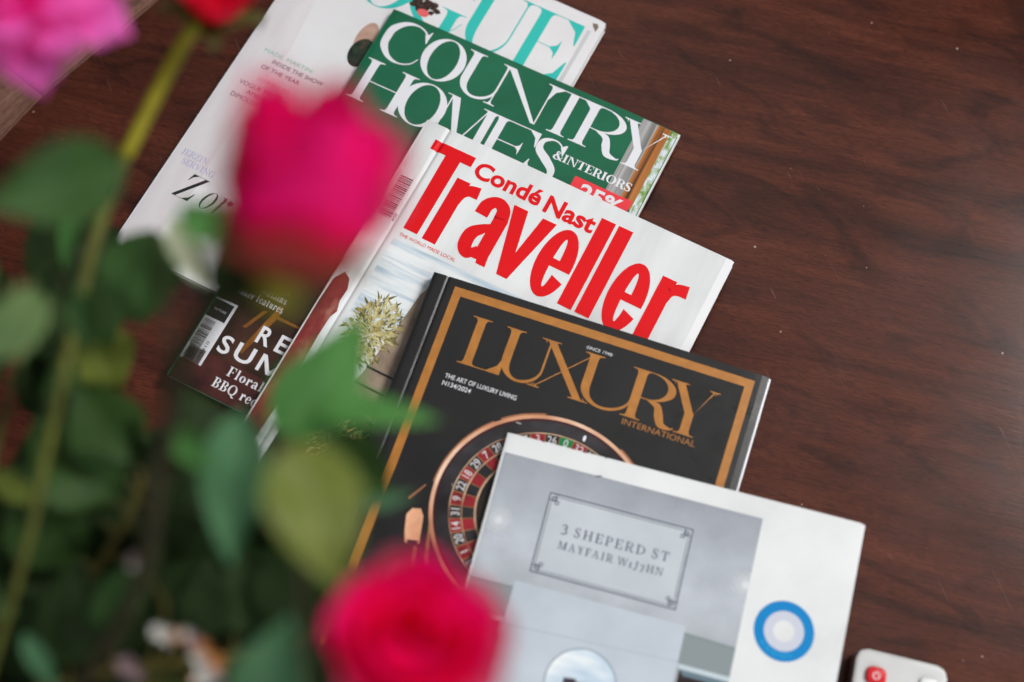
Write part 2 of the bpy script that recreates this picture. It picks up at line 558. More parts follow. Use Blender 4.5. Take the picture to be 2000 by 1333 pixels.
        P.extend(ring(x0, cy, rx, (1 - b0) / 2, K * .92, k, -90, 90, 24)); P.append(R_(e + K, 1 - k, x0, 1)); P.append(R_(e + K, b0, x0, b0 + k))
        if ch == 'R':
            P.extend(sw([(x0, b0 + k * .5), (x0 + rx * .45, b0 - .06), (x0 + rx * .6, .22), (x0 + rx * .78, .05), (w - .0, .02), (w + .05, .06)], [k, K * .75, K, K * .8, k * 1.8, k]))
        if ch == 'B':
            P.extend(ring(x0, b0 / 2, w - x0, b0 / 2 + .01, K, k, -90, 90, 24)); P.append(R_(e + K, 0, x0, k))
    elif ch == 'S':
        P.extend(sw([(w * .9, .74), (w * .72, .94), (w * .46, .985), (w * .2, .88), (w * .2, .68), (w * .5, .52), (w * .8, .34), (w * .8, .13), (w * .52, .012), (w * .24, .06), (w * .06, .3)],
                    [k, k * 1.4, k * 1.6, K * .6, K * .9, K * 1.05, K * .9, K * .6, k * 1.6, k * 1.4, k]))
        P.append([(w * .9, .70), (w * .92, .98), (w * .87, .98), (w * .74, .9)]); P.append([(w * .07, .32), (w * .05, .02), (w * .1, .02), (w * .24, .1)])
    elif ch == 'J':
        P.extend(sw([(w * .62, .95), (w * .62, .3), (w * .5, -.02), (w * .2, -.12), (0, -.02)], [K, K, K * .8, k * 1.5, k * 2])); P.extend(foot(w * .62 - K / 2, w * .62 + K / 2, 1, k, False, e))
    elif ch == '1':
        stem(w / 2 - K / 2, 0, .72, t=False); P.append([(w * .12, .62), (w / 2 + K / 2, .74), (w / 2 - K / 2, .6)])
    elif ch == '7':
        P.append(R_(0, .62, w, .72)); P.append([(w * .25, -.22), (w * .25 + K, -.22), (w, .7), (w - k * 2, .7)])
    elif ch == '3':
        P.extend(sw([(.02, .84), (w * .4, 1.0), (w * .8, .84), (w * .66, .62), (w * .35, .54)], [k * 2, k * 1.6, K, k * 2, k]))
        P.extend(sw([(w * .35, .54), (w * .8, .46), (w * .86, .2), (w * .4, .0), (0, .1)], [k, k * 1.6, K, k * 1.8, k * 2]))
    elif ch == '&':
        P.extend(sw([(w, .5), (w * .8, .2), (w * .4, .01), (w * .08, .16), (w * .12, .42), (w * .42, .62), (w * .52, .84), (w * .36, .98), (w * .22, .82), (w * .4, .5), (w * .72, .16), (w, .02)],
                    [k, k * 1.4, k * 1.8, K * .9, K * .8, k * 1.6, k * 1.6, k * 1.6, K * .7, K, K, k * 1.6]))
    elif ch == "'":
        P.append([(w * .3, 1), (w * .9, 1), (w * .6, .68)])
    else:  # lower case, x-height
        xh = .64
        if ch == 'o': P.extend(ring(w / 2, xh / 2, w / 2, xh / 2 + .01, K, k, n=28))
        elif ch == 'l': stem(w / 2 - K / 2, t=False); P.append([(0, 1), (w / 2, 1), (w / 2, .95), (0, .97)])
        elif ch == 'i':
            stem(w / 2 - K / 2, 0, xh, t=False); P.append([(0, xh), (w / 2, xh), (w / 2, xh - .05), (0, xh - .02)]); P.extend(ring(w / 2, .88, .09, .09, .088, .088, n=10))
        elif ch in 'nhru':
            x = e * .6
            if ch == 'u':
                P.append(R_(x, .14, x + K, xh)); P.append(R_(w - x - K, 0, w - x, xh)); P.append(R_(0, xh - k, x, xh)); P.append(R_(w - x, 0, w, k))
                P.extend(sw([(x + K * .5, .18), (x + K, .05), (w * .52, .02), (w - x - K * .6, .16)], [K, K * .6, k * 1.4, k * 1.4]))
            else:
                P.append(R_(x, 0, x + K, 1 if ch == 'h' else xh)); P.extend(foot(x, x + K, 0, k, True, e * .6)); y1 = 1 if ch == 'h' else xh
                P.append([(-.03, y1), (x, y1), (x, y1 - .05), (-.03, y1 - .02)])
                if ch == 'r':
                    P.extend(sw([(x + K * .7, xh * .6), (w * .7, xh * .97), (w * .9, xh * .9)], [k * 1.4, k * 2, k * 2])); P.extend(ring(w * .9, xh * .82, .09, .09, .088, .088, n=10))
                else:
                    P.extend(sw([(x + K * .7, xh * .6), (w * .55, xh * .97), (w - x - K * .6, xh * .85), (w - x - K / 2, xh * .6)], [k * 1.4, k * 1.6, K * .7, K]))
                    P.append(R_(w - x - K, 0, w - x, xh * .62)); P.extend(foot(w - x - K, w - x, 0, k, True, e * .6))
        elif ch == 'b':
            x = e * .6; P.append(R_(x, 0, x + K, 1)); P.append([(-.03, 1), (x, 1), (x, .95), (-.03, .98)]); P.extend(ring(w / 2 + .04, xh / 2, w / 2 - .04, xh / 2 + .01, K, k, n=28))
        elif ch in 'ce':
            P.extend(sw([(w * .96, xh * .62 if ch == 'e' else xh * .75), (w * .74, xh * .95), (w * .4, xh * .96), (K * .55, xh * .5), (w * .4, xh * .05), (w * .75, xh * .05), (w, xh * .26)], [K * .8, K * .5, k * 1.8, K, K * .5, k * 1.5, k]))
            if ch == 'e': P.append(R_(K * .6, xh * .52, w * .98, xh * .52 + k))
            else: P.extend(ring(w * .84, xh * .74, .09, .09, .088, .088, n=10))
        elif ch == 'a':
            P.append(R_(w * .55, .06, w * .55 + K, xh * .75)); P.extend(sw([(w * .12, xh * .75), (w * .35, xh * .98), (w * .6, xh * .92), (w * .55 + K / 2, xh * .7)], [K * .7, k * 1.6, K * .7, K]))
            P.extend(sw([(w * .6, xh * .56), (w * .2, xh * .42), (w * .14, xh * .14), (w * .36, .03), (w * .6, xh * .16)], [k * 1.4, K * .7, K, k * 2, k])); P.extend(sw([(w * .7, .1), (w * .85, .02), (w, .08)], [K * .8, k * 1.8, k]))
        elif ch == 't':
            P.append(R_(w * .25, .08, w * .25 + K, xh + .2)); P.append(R_(0, xh - k, w * .95, xh)); P.extend(sw([(w * .42, .1), (w * .65, .015), (w, .1)], [K * .8, k * 1.6, k]))
        elif ch == 'f':
            P.append(R_(w * .2, 0, w * .2 + K, .86)); P.append(R_(0, xh - k, w * .95, xh)); P.extend(foot(w * .2, w * .2 + K, 0, k, True, e * .6)); P.extend(sw([(w * .2 + K * .5, .82), (w * .6, .99), (w * 1.05, .92)], [K, k * 1.8, K * .6]))
        elif ch == 's':
            P.extend(sw([(w * .86, xh * .76), (w * .5, xh * .98), (w * .16, xh * .76), (w * .5, xh * .52), (w * .86, xh * .24), (w * .5, .01), (w * .1, xh * .24)], [k * 2, k * 1.6, K * .8, K, K * .8, k * 1.6, k * 2]))
        elif ch == 'w':
            for o in (0, w * .44):
                P.append([(o, xh), (o + K, xh), (o + w * .28 + K * .3, 0), (o + w * .28 - K * .3, 0)]); P.append([(o + w * .28, 0), (o + w * .28 + k * 1.3, 0), (o + w * .52, xh), (o + w * .52 - k * 1.3, xh)])
    return P


def bars(u0, v0, u1, v1, n, seed, along_v=True):
    r = random.Random(seed); out = []; tot = v1 - v0; p = v0
    while p < v1 - .2:
        wd = r.choice((.3, .3, .6, .9)) * tot / n; out.append([(u0, p), (u1, p), (u1, min(p + wd, v1)), (u0, min(p + wd, v1))]); p += wd + r.choice((.35, .35, .7)) * tot / n
    return out


INK = {}


def ink(name, col, rough=.36, spec=.22):
    if name not in INK: INK[name] = mat('ink_' + name, col, rough, spec)
    return INK[name]


def paper(name, c0, c1, rough=.3, scale=25):
    m = noisemat(name, [(.3, c0), (.7, c1)], (1, 1, 1), scale, 4, rough, .28)
    return m


M_PAGES = mat('page_edges', rough=.75)
_mp = mapping(M_PAGES, (1, 1, 2600)); _n = noise(M_PAGES, _mp, 1.0, 2); setcol(M_PAGES, ramp(M_PAGES, _n, 0, [(.35, (.55, .54, .51)), (.65, (.80, .79, .77))]))

# ---- fashion magazine at the bottom
def bumpf(u, c, wd, a): return a * math.exp(-((u - c) / wd) ** 2)


prV = lambda u: -.0007 * math.exp(-u / .004) + .0006 * math.sin(u * 78 + 1.2) * min(1, u / .03) * max(0, 1 - u / .2)
vogue = Mag('magazine', 'white fashion magazine with teal serif masthead, lowest in the pile', -.11683, .62937, math.radians(-28.967), .21634, .29754, 0, .0070,
            prV, paper('white_cover', (.72, .70, .71), (.77, .76, .77), .22), paper('pale_spine', (.66, .62, .63), (.72, .70, .70)), M_PAGES, .0035, .0004)
TEAL = ink('teal', (.035, .50, .44))
vogue.letters('masthead', [('V', 1, 47), ('O', 43, 88), ('G', 83, 127), ('U', 124, 167.5), ('E', 166, 205)], 9.5, 61, .155, .010, TEAL)
pk = noisemat('pale_pink_print', [(.3, (.66, .60, .62)), (.7, (.73, .70, .715))], (1, .25, 1), 60, 3, .25)
vogue.decal('background_tint', [[(.3, 1), (26, 1), (24, 60), (30, 120), (25, 180), (28, 240), (22, 296), (.3, 296)]], pk, 1)
hairm = noisemat('hair_print', [(.3, (.012, .007, .006)), (.55, (.05, .026, .02)), (.75, (.16, .09, .07))], (1, 1, 1), 420, 5)
hp = []
r2 = random.Random(3)
for i in range(70):
    a = r2.uniform(0, 6.28); d = r2.uniform(0, 1) ** .6
    cx, cy = 96 + 10.5 * d * math.cos(a), 46 + 5.2 * d * math.sin(a); s = r2.uniform(.7, 2.4)
    hp.append([(cx + s * (1 + .4 * r2.random()) * math.cos(t * 1.2566 + a), cy + s * math.sin(t * 1.2566 + a)) for t in range(5)])
vogue.decal('hair_photo', hp, hairm, 5)
vogue.decal('skin_photo', ring(72.5, 88, 7, 14, 6.9, 13.9, n=18), noisemat('skin_print', [(.3, (.40, .22, .16)), (.7, (.60, .42, .34))], (1, 1, 1), 60, 3), 2)
vogue.decal('earring_photo', ring(98, 51.5, 4.4, 3, 4.3, 2.9, n=16), ink('coral', (.75, .13, .13)), 7)
vogue.decal('hat_photo', ring(75, 99.5, 8.5, 12, 8.4, 11.9, n=20), noisemat('hat_print', [(.35, (.012, .018, .014)), (.6, (.03, .05, .03)), (.72, (.25, .03, .03))], (1, 1, 1), 130, 5), 4)
BLK = ink('black', (.02, .02, .022)); GRN = ink('mint', (.22, .50, .38)); ROS = ink('rose', (.72, .36, .40)); LIL = ink('lilac', (.36, .34, .60))
vogue.text('cover_line', 'MADE, MARTIN:', 14.5, 53, 128.9, 3.0, GRN)
vogue.text('cover_line', 'INSIDE THE SHOW', 24.2, 64.5, 134.8, 3.2, BLK)
vogue.text('cover_line', 'OF THE YEAR', 19.2, 49.2, 141.4, 3.2, BLK)
vogue.text('cover_line', 'SURREAL', 21.4, 47.8, 150.6, 2.9, ROS)
vogue.text('cover_line', 'VOGUE MEETS', 11.8, 45.0, 158.0, 3.2, BLK)
vogue.text('cover_line', 'AMELIA', 20.6, 36.8, 163.0, 3.2, BLK)
vogue.text('cover_line', 'DIMOLDENBERG', 11.5, 48.5, 169.0, 3.4, BLK)
vogue.serif_line('cover_line', 'JERZIN', 5.2, 25.5, 222.4, 4.6, LIL, .13, .035)
vogue.serif_line('cover_line', 'SERVING', 9, 34, 228.6, 4.6, LIL, .13, .035)
vogue.letters('cover_line', [('Z', 15.6, 28)], 231.5, 251, .15, .014, BLK, shear=.30)
vogue.letters('cover_line', [('o', 34.2, 43), ('r', 45.5, 52.5)], 229.5, 251, .08, .014, BLK, shear=.28)
vogue.decal('ink_smudge', [[(207.5, 4.6), (211, 3.8), (212.6, 6), (212, 10.5), (210.5, 8.4), (209, 7.2)]], ink('smudge', (.20, .15, .11)), 4)
vogue.rect('silver_edge', 206.6, 11, 209.4, 297, ink('silver', (.56, .56, .57), .2), 2)

# ---- green homes magazine
prC = lambda u: -.0008 * math.exp(-u / .003) + .00025 * math.sin(u * 45) * min(1, u / .04)
green = paper('green_cover', (.007, .098, .046), (.011, .135, .066), .3, 18)
homes = Mag('magazine', 'magazine with green cover and large white serif title, second from the bottom', -.07570, .53744, math.radians(-28.420), .21811, .30061, .0077, .0125,
            prC, green, green, mat('coated_pages', (.74, .75, .74), .5), .0028, .0004, .0010)
WH = ink('white', (.74, .74, .77))
homes.rect('pillar_photo', 191.8, .4, 203, 66, noisemat('pillar_print', [(.35, (.10, .10, .09)), (.5, (.30, .29, .28)), (.65, (.55, .55, .56))], (3.2, .06, 1), 55, 3), 1)
homes.rect('timber_photo', 203, .4, 213, 66, noisemat('timber_print', [(.36, (.035, .016, .008)), (.5, (.32, .11, .025)), (.68, (.52, .20, .05))], (3, .05, 1), 95, 3), 1)
homes.rect('garden_photo', 212.6, .4, 217.6, 75, noisemat('garden_print', [(.38, (.06, .16, .02)), (.47, (.25, .36, .12)), (.55, (.62, .68, .72)), (.7, (.80, .83, .86))], (1, .5, 1), 130, 4), 2)
homes.letters('title', [('C', 3.5, 34.5), ('O', 34.5, 65.6), ('U', 63, 97.5), ('N', 89, 131.5), ('T', 127.5, 159), ('R', 153, 188), ('Y', 180.5, 215)], 4.6, 37.6, .176, .022, WH)
homes.letters('title', [('H', 3, 42.6), ('O', 36.8, 70.2), ('M', 65, 105.5), ('E', 101, 136.5), ('S', 134.5, 157.8)], 41.6, 74.6, .176, .022, WH)
homes.serif_line('subtitle', '&INTERIORS', 150, 206.6, 54.4, 6.2, WH, .25, .06, 4, .04)
homes.rect('price_flash', 169.6, 59.6, 211.2, 78, ink('coral_red', (.78, .045, .06)), 3)
homes.text('price_text', '25%', 176.5, 206.5, 72.5, 10.5, WH, 5, .03)
lowm = noisemat('garden_scene_print', [(.3, (.012, .007, .005)), (.5, (.035, .017, .010)), (.68, (.07, .028, .018))], (1, 1, 1), 28, 4)
homes.rect('cover_photo', .02, 160, 218.05, 300.55, lowm, 1)
orm = noisemat('timber_leg_print', [(.3, (.13, .045, .008)), (.7, (.30, .12, .02))], (1, 1, 1), 90, 3)
homes.decal('timber_photo', [[(33, 236), (36, 235), (29, 251), (26.5, 251)], [(41, 228), (44, 227), (44.0, 236), (35.5, 267), (32.5, 267)], [(44, 235), (66, 235), (66, 236.6), (44, 237)]], orm, 2)
homes.rect('red_glow_photo', 3, 276, 75, 300, noisemat('wine_print', [(.3, (.03, .010, .009)), (.7, (.10, .028, .022))], (1, 1, 1), 40, 3), 2)
homes.serif_line('cover_line', 'baths', 27, 43, 220.5, 5.4, WH, .15, .05)
homes.serif_line('cover_line', "LL'S fountains", 8, 43.5, 226.2, 5.4, WH, .15, .05)
homes.serif_line('cover_line', '& water features', 4.2, 44.3, 232.6, 5.4, WH, .17, .05)
homes.decal('box_frame', [[(.6, 240.4), (16.8, 240.2), (16.8, 241.8), (.6, 241.8)], [(14.9, 241.8), (16.8, 241.8), (16.4, 286), (14.6, 286)]], WH, 3)
homes.rect('barcode_panel', .6, 254.6, 15.2, 286, WH, 2)
homes.rect('publisher_box', .6, 241.9, 14.7, 254.4, ink('black', (.02, .02, .022)), 3)
homes.text('publisher_text', 'FUTURE', 4, 12.5, 249, 1.5, WH, 5)
homes.decal('barcode', bars(1.6, 256.5, 9.8, 285, 34, 5), ink('black', (.02, .02, .022)), 4)
homes.text('barcode_number', '03910', -13.9, -1.0, 12.6, 1.9, ink('black', (.02, .02, .022)), 4, curve=lambda a, b: (13.4 - (12.6 - b), 269.5 - (a + 1)))
for ch_, a_, b_, v_ in (('R', 38.4, 47.8, 256.2), ('E', 52.2, 59.6, 256.2), ('S', 19.2, 27.4, 272.4), ('U', 30.8, 43.6, 272.4)): homes.text('headline', ch_, a_, b_, v_, 11.8, WH, 4, .018)
homes.decal('headline', [R_(48, 260.6, 50.4, 272.4), [(48, 260.6), (50.8, 260.6), (57, 269.5), (57, 272.4), (55.8, 272.4)], [(63.2, 260.6), (66, 260.6), (58.2, 272.4), (57, 272.4), (57, 269.5)], R_(63.6, 260.6, 66, 272.4)], WH, 4)
homes.serif_line('cover_line', 'Floral', 33.8, 59, 284.0, 6.6, WH, .19, .05, 4)
homes.serif_line('cover_line', 'BBQ recs', 28.8, 64, 294.2, 6.6, WH, .19, .05, 4)

# ---- travel magazine with the red title
def prT(u):
    z = -.0011 * math.exp(-u / .0025)
    c = .0168
    z += -.0013 * math.exp(-((u - c) / .0011) ** 2) + (.0004 if u > c else .0004 * (u / c))
    z += .00025 * math.sin((u - c) * 30) if u > c else 0
    return z


tcov = noisemat('pale_wall_cover', [(.3, (.60, .61, .60)), (.5, (.70, .71, .71)), (.7, (.77, .78, .78))], (2.2, .35, 1), 14, 5, .24, .32)
trav = Mag('magazine', 'pale travel magazine with big bold red title, in the middle of the pile', -.05234, .44522, math.radians(-29.032), .22467, .285, .0132, .0205,
           prT, tcov, paper('travel_spine', (.60, .56, .56), (.68, .65, .65)), M_PAGES, .0008, .0003)
RED = ink('red', (.70, .002, .006), .34)


def trav_title():
    P = []
    b, xt = 78.0, 28.8     # baseline and x-height line (v grows downwards)
    y = lambda v: v

    def st(pts, wd, n=7): P.extend(sw(pts, wd, n))
    P.append(R_(12.0, 10.8, 42.6, 18.4)); P.append([(23.6, 18.4), (34.6, 18.4), (34.4, 77), (24.2, 77)])     # T
    P.append(R_(38.4, xt + .2, 48.2, b)); st([(46.2, 46), (47, 38.5), (50.5, 34.2), (56.8, 33.2)], [4, 6, 8, 8.8])   # r
    # a
    P.append(R_(73.2, 42, 83.0, 75)); st([(64.6, 45.5), (65.4, 37.5), (70.6, 33.0), (76.4, 36.2), (78.1, 44)], [9.4, 9.0, 7.6, 8.8, 9.8])
    st([(75, 50.5), (69.8, 54.6), (65.1, 60.5), (65.3, 69.5), (69.4, 73.6), (74.4, 68)], [4.5, 7.0, 9.2, 9.2, 7.4, 4.5]); P.append([(76, 70), (83, 70), (84, 77.4), (77.4, 77.4)])
    # v
    P.append([(80.8, xt + .6), (91.0, xt + .6), (98.4, 66), (100.4, 78), (92.8, 78)]); P.append([(101.8, xt + .6), (111.8, xt + .6), (100.4, 78), (94.6, 78), (96.6, 62)])
    for o in (0, 51.0):   # e
        P.extend(ring_v(122.6 + o, 54, 12.0, 25.4, 9.6, 7.2, -178, 30)); P.extend(ring_v(122.6 + o, 54, 12.0, 25.4, 9.6, 7.2, 30, 182, skip=True))
        P.append(R_(117.5 + o, 51.2, 134.2 + o, 57.0))
    P.append([(135.6, 11.4), (145.8, 11.4), (146.4, b), (136.4, b)]); P.append([(148.0, 11.4), (158.2, 11.4), (158.9, b), (148.8, b)])   # l l
    P.append(R_(188.2, xt + 1.0, 198.2, b)); st([(196.2, 46), (197, 38.8), (200.8, 34.8), (207.4, 33.6)], [4, 6, 8, 9.0])   # r
    return P


def ring_v(cx, cy, rx, ry, K, k, a0, a1, skip=False):
    """bowl of a bold e: open on the lower right"""
    if skip: a0, a1 = 26, 182
    else: a0, a1 = 178, 367
    return ring(cx, cy, rx, ry, K, k, a0, a1, 30)


trav.decal('title', trav_title(), RED, 4)
trav.text('publisher_name', 'Condé', 46.0, 94.6, 23.2, 11.8, RED, 5, .03)
trav.text('publisher_name', 'Nast', 98.6, 134.2, 24.6, 12.4, RED, 5, .03)
trav.text('tagline', 'THE WORLD MADE LOCAL', 24.2, 65.2, 82.9, 2.3, RED, 5)
sea = noisemat('sea_print', [(.36, (.42, .53, .62)), (.48, (.60, .67, .72)), (.56, (.76, .79, .80)), (.75, (.82, .84, .84))], (.10, 1.3, 1), 130, 4, .24)
trav.decal('sea_photo', [[(22, 86), (224, 84), (224, 150), (180, 150), (22, 150)]], sea, 1)
sand_shadow = noisemat('sand_shadow_print', [(.3, (.22, .16, .11)), (.6, (.36, .28, .21)), (.8, (.45, .37, .30))], (1, 1, 1), 60, 4)
trav.decal('sand_shadow_photo', [[(75, 94), (66, 97), (60, 103), (56.5, 113), (55, 130), (53, 150), (50, 175), (44, 200), (40, 284), (120, 284), (120, 94)]], sand_shadow, 2)  # tan print with the black magazine's soft shadow painted into it
rr = random.Random(11)


def blades(cx, cy, n, rmax, smin, smax, squash=1.0, a0=0, a1=6.28):
    out = []
    for i in range(n):
        a = rr.uniform(a0, a1); d = rmax * rr.random() ** .6; x, y = cx + d * math.cos(a), cy + d * squash * math.sin(a)
        t = math.atan2((y - cy) / squash - 2, x - cx) + rr.gauss(0, .5); l = rr.uniform(smin, smax); wd = l * rr.uniform(.10, .2)
        dx, dy = math.cos(t), math.sin(t); bx, by = rr.gauss(0, .22) * l, rr.gauss(0, .22) * l
        out.append([(x - dy * wd, y + dx * wd), (x + dx * l * .5 + bx * .4 - dy * wd * .8, y + dy * l * .5 + by * .4 + dx * wd * .8), (x + dx * l + bx, y + dy * l + by), (x + dx * l * .5 + bx * .4 + dy * wd * .8, y + dy * l * .5 + by * .4 - dx * wd * .8), (x + dy * wd, y - dx * wd)])
    return out


PALM = [noisemat('palm_print_dark', [(.3, (.05, .045, .012)), (.7, (.20, .17, .05))], (1, 1, 1), 300, 3), noisemat('palm_print_straw', [(.3, (.24, .18, .05)), (.7, (.50, .41, .15))], (1, 1, 1), 300, 3), noisemat('palm_print_light', [(.3, (.40, .34, .12)), (.7, (.68, .62, .34))], (1, 1, 1), 300, 3)]
for k_ in range(3): trav.decal('palm_photo', blades(41, 149 - k_, 230 - 40 * k_, 16 - 1.5 * k_, 2.2, 5.6, 1.55), PALM[k_], 4 + k_)
for pg in ([(50, 169.6), (90, 169.6), (90, 171), (50, 171)], [(48, 181.6), (90, 181.6), (90, 183), (48, 183)], [(20, 255), (34, 255), (34, 256.2), (20, 256.2)], [(20, 262), (34, 262), (34, 263.2), (20, 263.2)]): trav.decal('pole_photo', [pg], ink('black', (.02, .02, .022)), 7)
trav.decal('shade_photo', [[(23, 205), (45, 196), (90, 205), (90, 284), (22, 284)]], noisemat('shade_print', [(.4, (.008, .007, .007)), (.6, (.03, .022, .016)), (.72, (.25, .17, .09))], (1, 1, 1), 130, 5), 4)
trav.decal('thatch_photo', blades(56, 222, 160, 17, 2, 5, .8), ink('tan', (.50, .32, .15)), 5)
trav.decal('thatch_photo', blades(60, 216, 80, 15, 2, 4.5, .6), ink('leaf', (.14, .22, .06)), 6)
trav.decal('red_coat_photo', [[(.3, 150), (1.5, 128), (6, 121), (11, 124), (13.5, 131), (13, 140), (15.0, 147), (13, 152), (12.5, 166), (13, 200), (12, 250), (.3, 250)]],
           noisemat('red_coat_print', [(.3, (.12, .014, .014)), (.55, (.24, .04, .036)), (.75, (.40, .18, .13))], (1, .5, 1), 75, 5), 2)
trav.decal('foot_photo', [[(.3, 250), (12, 250), (15, 284), (.3, 284)]], noisemat('stone_print', [(.4, (.05, .04, .03)), (.6, (.35, .30, .25))], (1, 1, 1), 90, 4), 2)
trav.decal('barcode', bars(4.0, 44, 13.4, 76, 30, 9), ink('black', (.02, .02, .022)), 3)
trav.text('barcode_number', '450', -10, -4, 10, 2.0, ink('black', (.02, .02, .022)), 4, curve=lambda a, b: (16.4 - (10 - b), 70 - (a + 4)))
trav.rect('white_edge', 219.2, .4, 224.5, 284.6, ink('bright_white', (.80, .80, .81), .3), 2)

# ---- black luxury magazine
def prL(u):
    return -.0007 * math.exp(-u / .0012) - .00055 * math.exp(-((u - .0098) / .0008) ** 2) + .0001 * math.sin(u * 30) - .0012 * math.exp(-(.2193 - u) / .004)


blackc = noisemat('black_cover', [(.3, (.0105, .0098, .0098)), (.7, (.0150, .0142, .0142))], (1, 1, 1), 30, 4, .36, .3)
_n = noise(blackc, mapping(blackc, (1, 1, 1)), 22, 5, .6, 1.2); L(blackc, ramp(blackc, _n, 0, [(.35, (.26, .26, .26)), (.7, (.46, .46, .46))]), 0, bsdf(blackc), 'Roughness')
lux = Mag('magazine', 'black magazine with gold frame, gold title and a roulette wheel on its cover', -.04786, .33078, math.radians(-20.367), .21932, .30, .0213, .0305,
          prL, blackc, blackc, mat('bright_pages', (.76, .76, .79), .5), .0012, .0005, .0012)
GOLD = noisemat('gold_ink', [(.3, (.36, .135, .018)), (.7, (.46, .18, .026))], (1, 1, 1), 120, 4, .36, .5)
lux.decal('gold_frame', [[(15.8, 5.2), (211.4, 5.2), (206.2, 10.7), (21.2, 10.7)], [(15.8, 5.2), (21.2, 10.7), (21.2, 289), (15.8, 295)], [(211.4, 5.2), (211.4, 295), (206.2, 289), (206.2, 10.7)], [(15.8, 295), (21.2, 289), (206.2, 289), (211.4, 295)]], GOLD, 3)
lux.letters('title', [('L', 33.5, 61), ('U', 55.8, 89.5), ('X', 79, 118), ('U', 107.4, 146.8), ('R', 138.8, 170.5), ('Y', 163, 193.8)], 20.0, 52.2, .172, .019, GOLD)
lux.text('subtitle', 'INTERNATIONAL', 141.8, 187.9, 57.5, 3.7, GOLD, 3, -.004)
lux.text('dateline', '·SINCE 1998·', 106.3, 124, 18.2, 2.0, WH)
lux.text('tagline', 'THE ART OF LUXURY LIVING', 29.8, 76.2, 64.1, 2.9, WH, 3, .006)
lux.text('issue_number', 'N134/2024', 29.8, 48.3, 69.0, 2.9, WH, 3, .006)
RC, RK = (113.0, 128.0), 1.06


def el(r, a): return (RC[0] + r * math.cos(a), RC[1] + r * math.sin(a) / RK)


def annulus(r0, r1, a0=0, a1=360, n=90):
    out = []
    for i in range(n):
        a, b = math.radians(a0 + (a1 - a0) * i / n), math.radians(a0 + (a1 - a0) * (i + 1) / n)
        out.append([el(r0, a), el(r0, b), el(r1, b), el(r1, a)])
    return out


copper = noisemat('copper_print', [(.3, (.28, .10, .05)), (.5, (.62, .30, .17)), (.7, (.85, .60, .44))], (1, 1, 1), 22, 2, .34)
copper_d = noisemat('copper_shade_print', [(.3, (.18, .06, .025)), (.7, (.45, .19, .09))], (1, 1, 1), 40, 3, .34)
lux.decal('roulette_photo', annulus(64.0, 66.4), copper, 4)
for pg in (annulus(66.2, 67.6, 232, 256, 20), annulus(66.2, 67.4, 180, 228, 30), annulus(66.0, 67.6, 300, 330, 20)): lux.decal('roulette_photo', pg, copper_d, 3)
lux.decal('roulette_photo', annulus(54.6, 64.0), noisemat('dark_bowl_print', [(.35, (.014, .012, .013)), (.55, (.03, .028, .030)), (.75, (.055, .05, .055))], (1, 1, 1), 26, 3), 2)
lux.decal('roulette_photo', annulus(62.6, 63.9), ink('wine', (.055, .008, .012)), 3)
order = [31, 9, 22, 18, 29, 7, 28, 12, 35, 3, 26, 0, 32, 15, 19, 4, 21, 2, 25, 17, 34, 6, 27, 13, 36, 11, 30, 8, 23, 10, 5, 24, 16, 33, 1, 20, 14]
reds = {9, 18, 7, 12, 3, 32, 19, 21, 25, 34, 27, 36, 30, 23, 5, 16, 1, 14}
DP = 360 / 37
cr, cb, cg, nums = [], [], [], []
for i, nmb in enumerate(order):
    a = 163.8 + i * DP; dst = cr if nmb in reds else cg if nmb == 0 else cb
    dst.extend(annulus(47.2, 54.2, a - DP / 2 + .4, a + DP / 2 - .4, 4)); dst.extend(annulus(39.2, 46.6, a - DP / 2 + .6, a + DP / 2 - .6, 4))
    pl, x0, x1, chh = font_polys(str(nmb), .01); t = math.radians(a)
    for pg in pl:
        q = []
        for x, y in pg:
            lx = (x - (x0 + x1) / 2) * 5.0 / chh * .82; ly = (y / chh - .5) * 5.0
            px_, py_ = el(50.6 + ly, t + lx / 50.6); q.append((px_, py_))
        nums.append(q)
lux.decal('wheel_pockets', cr, noisemat('pocket_red_print', [(.3, (.16, .012, .016)), (.7, (.36, .02, .03))], (1, 1, 1), 60, 3), 4)
lux.decal('wheel_pockets', cb, noisemat('pocket_black_print', [(.3, (.012, .012, .014)), (.7, (.035, .033, .034))], (1, 1, 1), 60, 3), 4)
lux.decal('wheel_pockets', cg, ink('pocket_green', (.01, .20, .06)), 4)
lux.decal('wheel_numbers', nums, ink('number_white', (.62, .60, .60)), 6)
lux.decal('wheel_frets', annulus(54.0, 54.7) + annulus(46.5, 47.3) + annulus(38.2, 39.3), noisemat('brass_print', [(.3, (.22, .10, .06)), (.7, (.72, .50, .32))], (1, 1, 1), 50, 3), 5)
frets = []
for i in range(37): frets.extend(annulus(39, 54.4, 163.8 + (i + .5) * DP - .35, 163.8 + (i + .5) * DP + .35, 1))
lux.decal('wheel_frets', frets, copper_d, 4)
lux.decal('roulette_photo', annulus(0.5, 38.2), noisemat('hub_print', [(.4, (.012, .010, .010)), (.66, (.03, .02, .016)), (.78, (.4, .16, .04))], (1, 1, 1), 60, 3), 2)
lux.decal('roulette_glint', ring(123.5, 73.6, .9, 2.0, .88, 1.9, n=12), ink('glint', (.85, .85, .92)), 5)
lux.decal('roulette_glint', ring(82.5, 77.2, 2.0, .5, 1.9, .49, n=10) + ring(57.5, 126, .6, 1.2, .3, .3, 0, 250, n=10), ink('grey_print', (.35, .34, .34)), 5)
lux.decal('wheel_rest_photo', [[(37.5, 152), (39.5, 147.5), (44.5, 146), (47.5, 150), (49.5, 160), (50.5, 166), (42.5, 168), (40, 162)]], noisemat('peach_print', [(.3, (.50, .20, .10)), (.7, (.85, .46, .28))], (1, .6, 1), 60, 3), 4)
